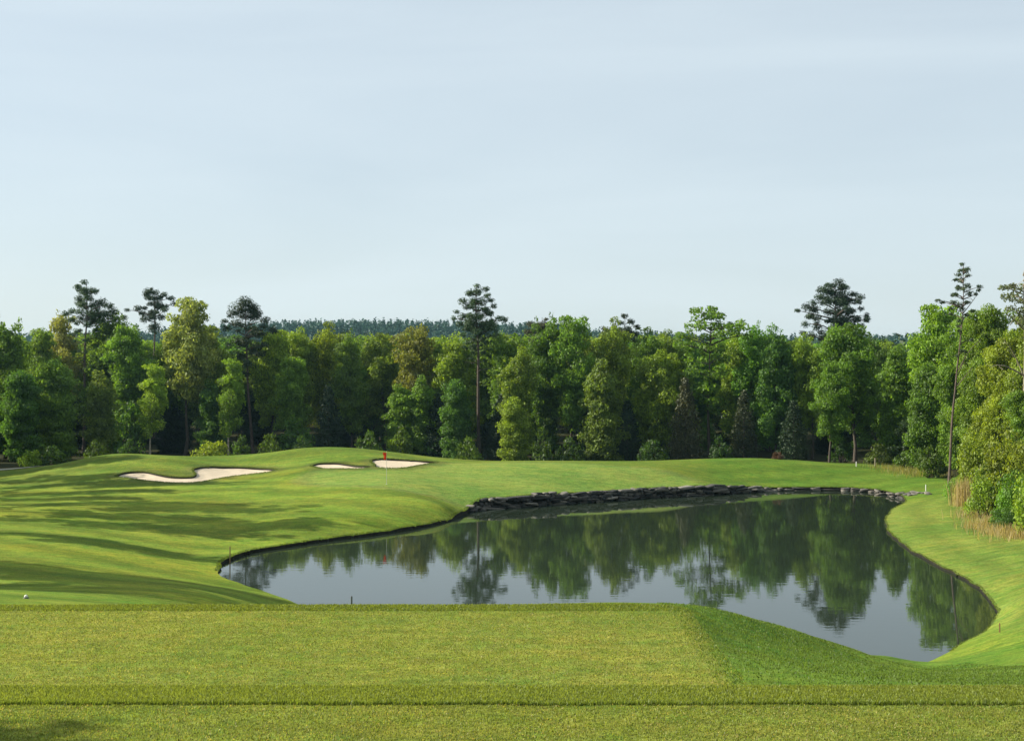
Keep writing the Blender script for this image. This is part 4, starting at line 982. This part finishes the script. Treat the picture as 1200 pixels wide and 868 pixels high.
# ------------------------------------------------------------------ grass blades
def blades(name, pts, hgt, wid, colour, label, spread_=.35, var=.3):
    m = len(pts); a = RNG.uniform(0, 2*PI, m); h = hgt*RNG.uniform(.55, 1.35, m); w_ = wid*RNG.uniform(.7, 1.3, m)
    d = np.stack([np.cos(a), np.sin(a), np.zeros(m)], 1)*w_[:, None]*.5
    b = RNG.uniform(0, 2*PI, m); ln = np.stack([np.cos(b), np.sin(b)], 1)*(h*RNG.uniform(0, spread_*2, m))[:, None]
    tip = pts+np.column_stack([ln, h]); mid = pts+np.column_stack([ln*.35, h*.6])
    V = np.stack([pts-d, pts+d, mid+d*.8, mid-d*.8, tip], 1).reshape(-1, 3)
    k = np.arange(m)*5
    # quad + tip as two quads sharing degenerate-free triangles: use tris
    Fc = np.concatenate([np.stack([k, k+1, k+2], 1), np.stack([k, k+2, k+3], 1), np.stack([k+3, k+2, k+4], 1)])
    t = np.clip(RNG.normal(.5, var, m), 0, 1.3)
    o = link(name, mesh_arrays(name, V, Fc, 3, {'tint': np.repeat(t, 5)}), mat=LEAF); o.color = (*colour, 1)
    return tag(o, label, 'grass', kind='stuff')
def scatter(m, x0, x1, y0, y1, clumpy=0):
    x = RNG.uniform(x0, x1, m); y_ = RNG.uniform(y0, y1, m)
    if clumpy:
        x += np.sin(x*7+y_*3)*.02; keep = np.array([mnoise.noise((a*1.4, b*1.4, 2)) for a, b in zip(x, y_)]) > RNG.uniform(-.6, .35, m); x, y_ = x[keep], y_[keep]
    return np.column_stack([x, y_, height(x, y_)-.004])
TG = (.192, .230, .042)
blades('grass', scatter(80000, -7, 7, 13.80, 15.2), .030, .011, (.200, .240, .040), 'longer tufted grass on the lip of the front tee')
e_ = scatter(6000, -7, 7, 13.78, 13.86); e_[:, 1] += np.array([mnoise.noise((a*.9, 0, 7))*.07+mnoise.noise((a*3.5, 0, 2))*.025 for a in e_[:, 0]])
blades('grass', e_, .05, .012, (.16, .21, .03), 'ragged grass edge above the front tee')
def fade(p): return p[RNG.random(len(p)) < sstep(4.6, 2.4, p[:, 0])]
blades('grass', fade(scatter(26000, -14.5, 4.6, 29.05, 29.9)), .04, .022, (.180, .22, .034), 'longer grass along the far edge of the lower tee')
blades('grass', scatter(60000, -6.5, 6.5, 11.9, 13.8), .022, .010, TG, 'short mown grass blades on the front tee', .35, .42)
blades('grass', scatter(110000, -13, 4.1, 20.5, 29.05), .024, .016, TG, 'short mown grass blades on the lower tee', .35, .42)
blades('dry_grass', scatter(16000, -6.5, 6.5, 11.9, 13.8, 1), .02, .011, (.36, .31, .10), 'dry straw flecks in the front tee', .6)
blades('dry_grass', scatter(34000, -13, 4.1, 20.5, 29.05, 1), .022, .018, (.36, .31, .10), 'dry straw flecks in the lower tee', .6)
blades('grass', scatter(60000, 3.6, 15, 20.5, 42), .035, .022, (.115, .175, .026), 'mown grass blades on the mound right of the tee')
# uneven longer grass along the water's edge and the bunker lips
def fringe(poly, per_m, out0, out1, upto=None):
    a = poly; b = np.roll(poly, -1, 0); l = np.linalg.norm(b-a, axis=1); m = int(l.sum()*per_m)
    if upto: l = l*(np.arange(len(l)) < upto); m = int(l.sum()*per_m)
    k = RNG.choice(len(a), m, p=l/l.sum()); f = RNG.random(m)[:, None]; p = a[k]+(b[k]-a[k])*f
    d = (b-a)[k]/l[k][:, None]; nn_ = np.stack([d[:, 1], -d[:, 0]], 1)
    ar = .5*np.sum(a[:, 0]*b[:, 1]-b[:, 0]*a[:, 1])
    p = p+nn_*(1 if ar > 0 else -1)*RNG.uniform(out0, out1, m)[:, None]
    return np.column_stack([p, height(p[:, 0], p[:, 1])])
blades('grass', fringe(POND, 90, -.03, .22, (nl+nw+ne-2)*8), .08, .03, (.125, .175, .026), 'uneven longer grass fringing the pond', .5)
blades('grass', fringe(np.roll(POND, -(nl+nw+ne-2)*8, 0), 60, -.04, .10, nr*8+8), .05, .025, (.125, .165, .03), 'ragged grass along the right-hand shore of the pond', .5)
for b_ in BUNK: 
    q_ = fringe(b_, 110, .0, .22); q_[:, 2] += .05; blades('grass', q_, .10, .03, (.10, .14, .026), 'longer grass round the lip of a sand bunker', .5)
# dry straw-coloured grass on the right bank
def tuft_pts(cu, cv, D, m, sx_, sy_):
    x0 = (cu-U0)/F*D; x = x0+RNG.normal(0, sx_, m); y_ = D+RNG.normal(0, sy_, m); return np.column_stack([x, y_, height(x, y_)-.02])
dry = np.concatenate([tuft_pts(1140, 612, 86, 260, .6, 1.2), tuft_pts(1158, 622, 80.5, 700, .7, .8), tuft_pts(1180, 628, 76.5, 700, .8, .8), tuft_pts(1200, 634, 74, 600, .8, .8)])
STRAW = (.40, .32, .15)
o = blades('dry_grass', dry, .62, .03, STRAW, 'tall dry straw-coloured grass along the right bank under the bushes', .3, .22)
tag(o, cat='dry grass')
dry2 = tuft_pts(1129, 600, 93, 420, .3, .6); blades('dry_grass', dry2, 1.7, .035, STRAW, 'tallest tuft of dry tan grass at the left end of the dry strip', .16, .25)
scr = np.concatenate([tuft_pts(1040+k*9, 540, 125-k*1.5, 170, 1.2, .8) for k in range(6)]); blades('dry_grass', scr, .45, .035, (.26, .24, .07), 'thin olive dry grass where the far fairway meets the wood at right', .25, .25)

# ------------------------------------------------------------------ warm-season haze in the air
bm = bmesh.new(); bmesh.ops.create_cube(bm, size=1.0); me = bpy.data.meshes.new('haze'); bm.to_mesh(me); bm.free()
m, N_, L_, o_ = new_mat('haze_air'); v_ = N_.new('ShaderNodeVolumePrincipled'); v_.inputs['Color'].default_value = (.45, .80, 1.0, 1); v_.inputs['Density'].default_value = HAZE; v_.inputs['Anisotropy'].default_value = .2
L_.new(v_.outputs[0], o_.inputs['Volume'])
hz = link('haze', me, mat=m); hz.scale = (6000, 6200, 66); hz.location = (0, 2950, 66/2-3)
tag(hz, 'thin blue haze filling the air', 'haze', kind='stuff')
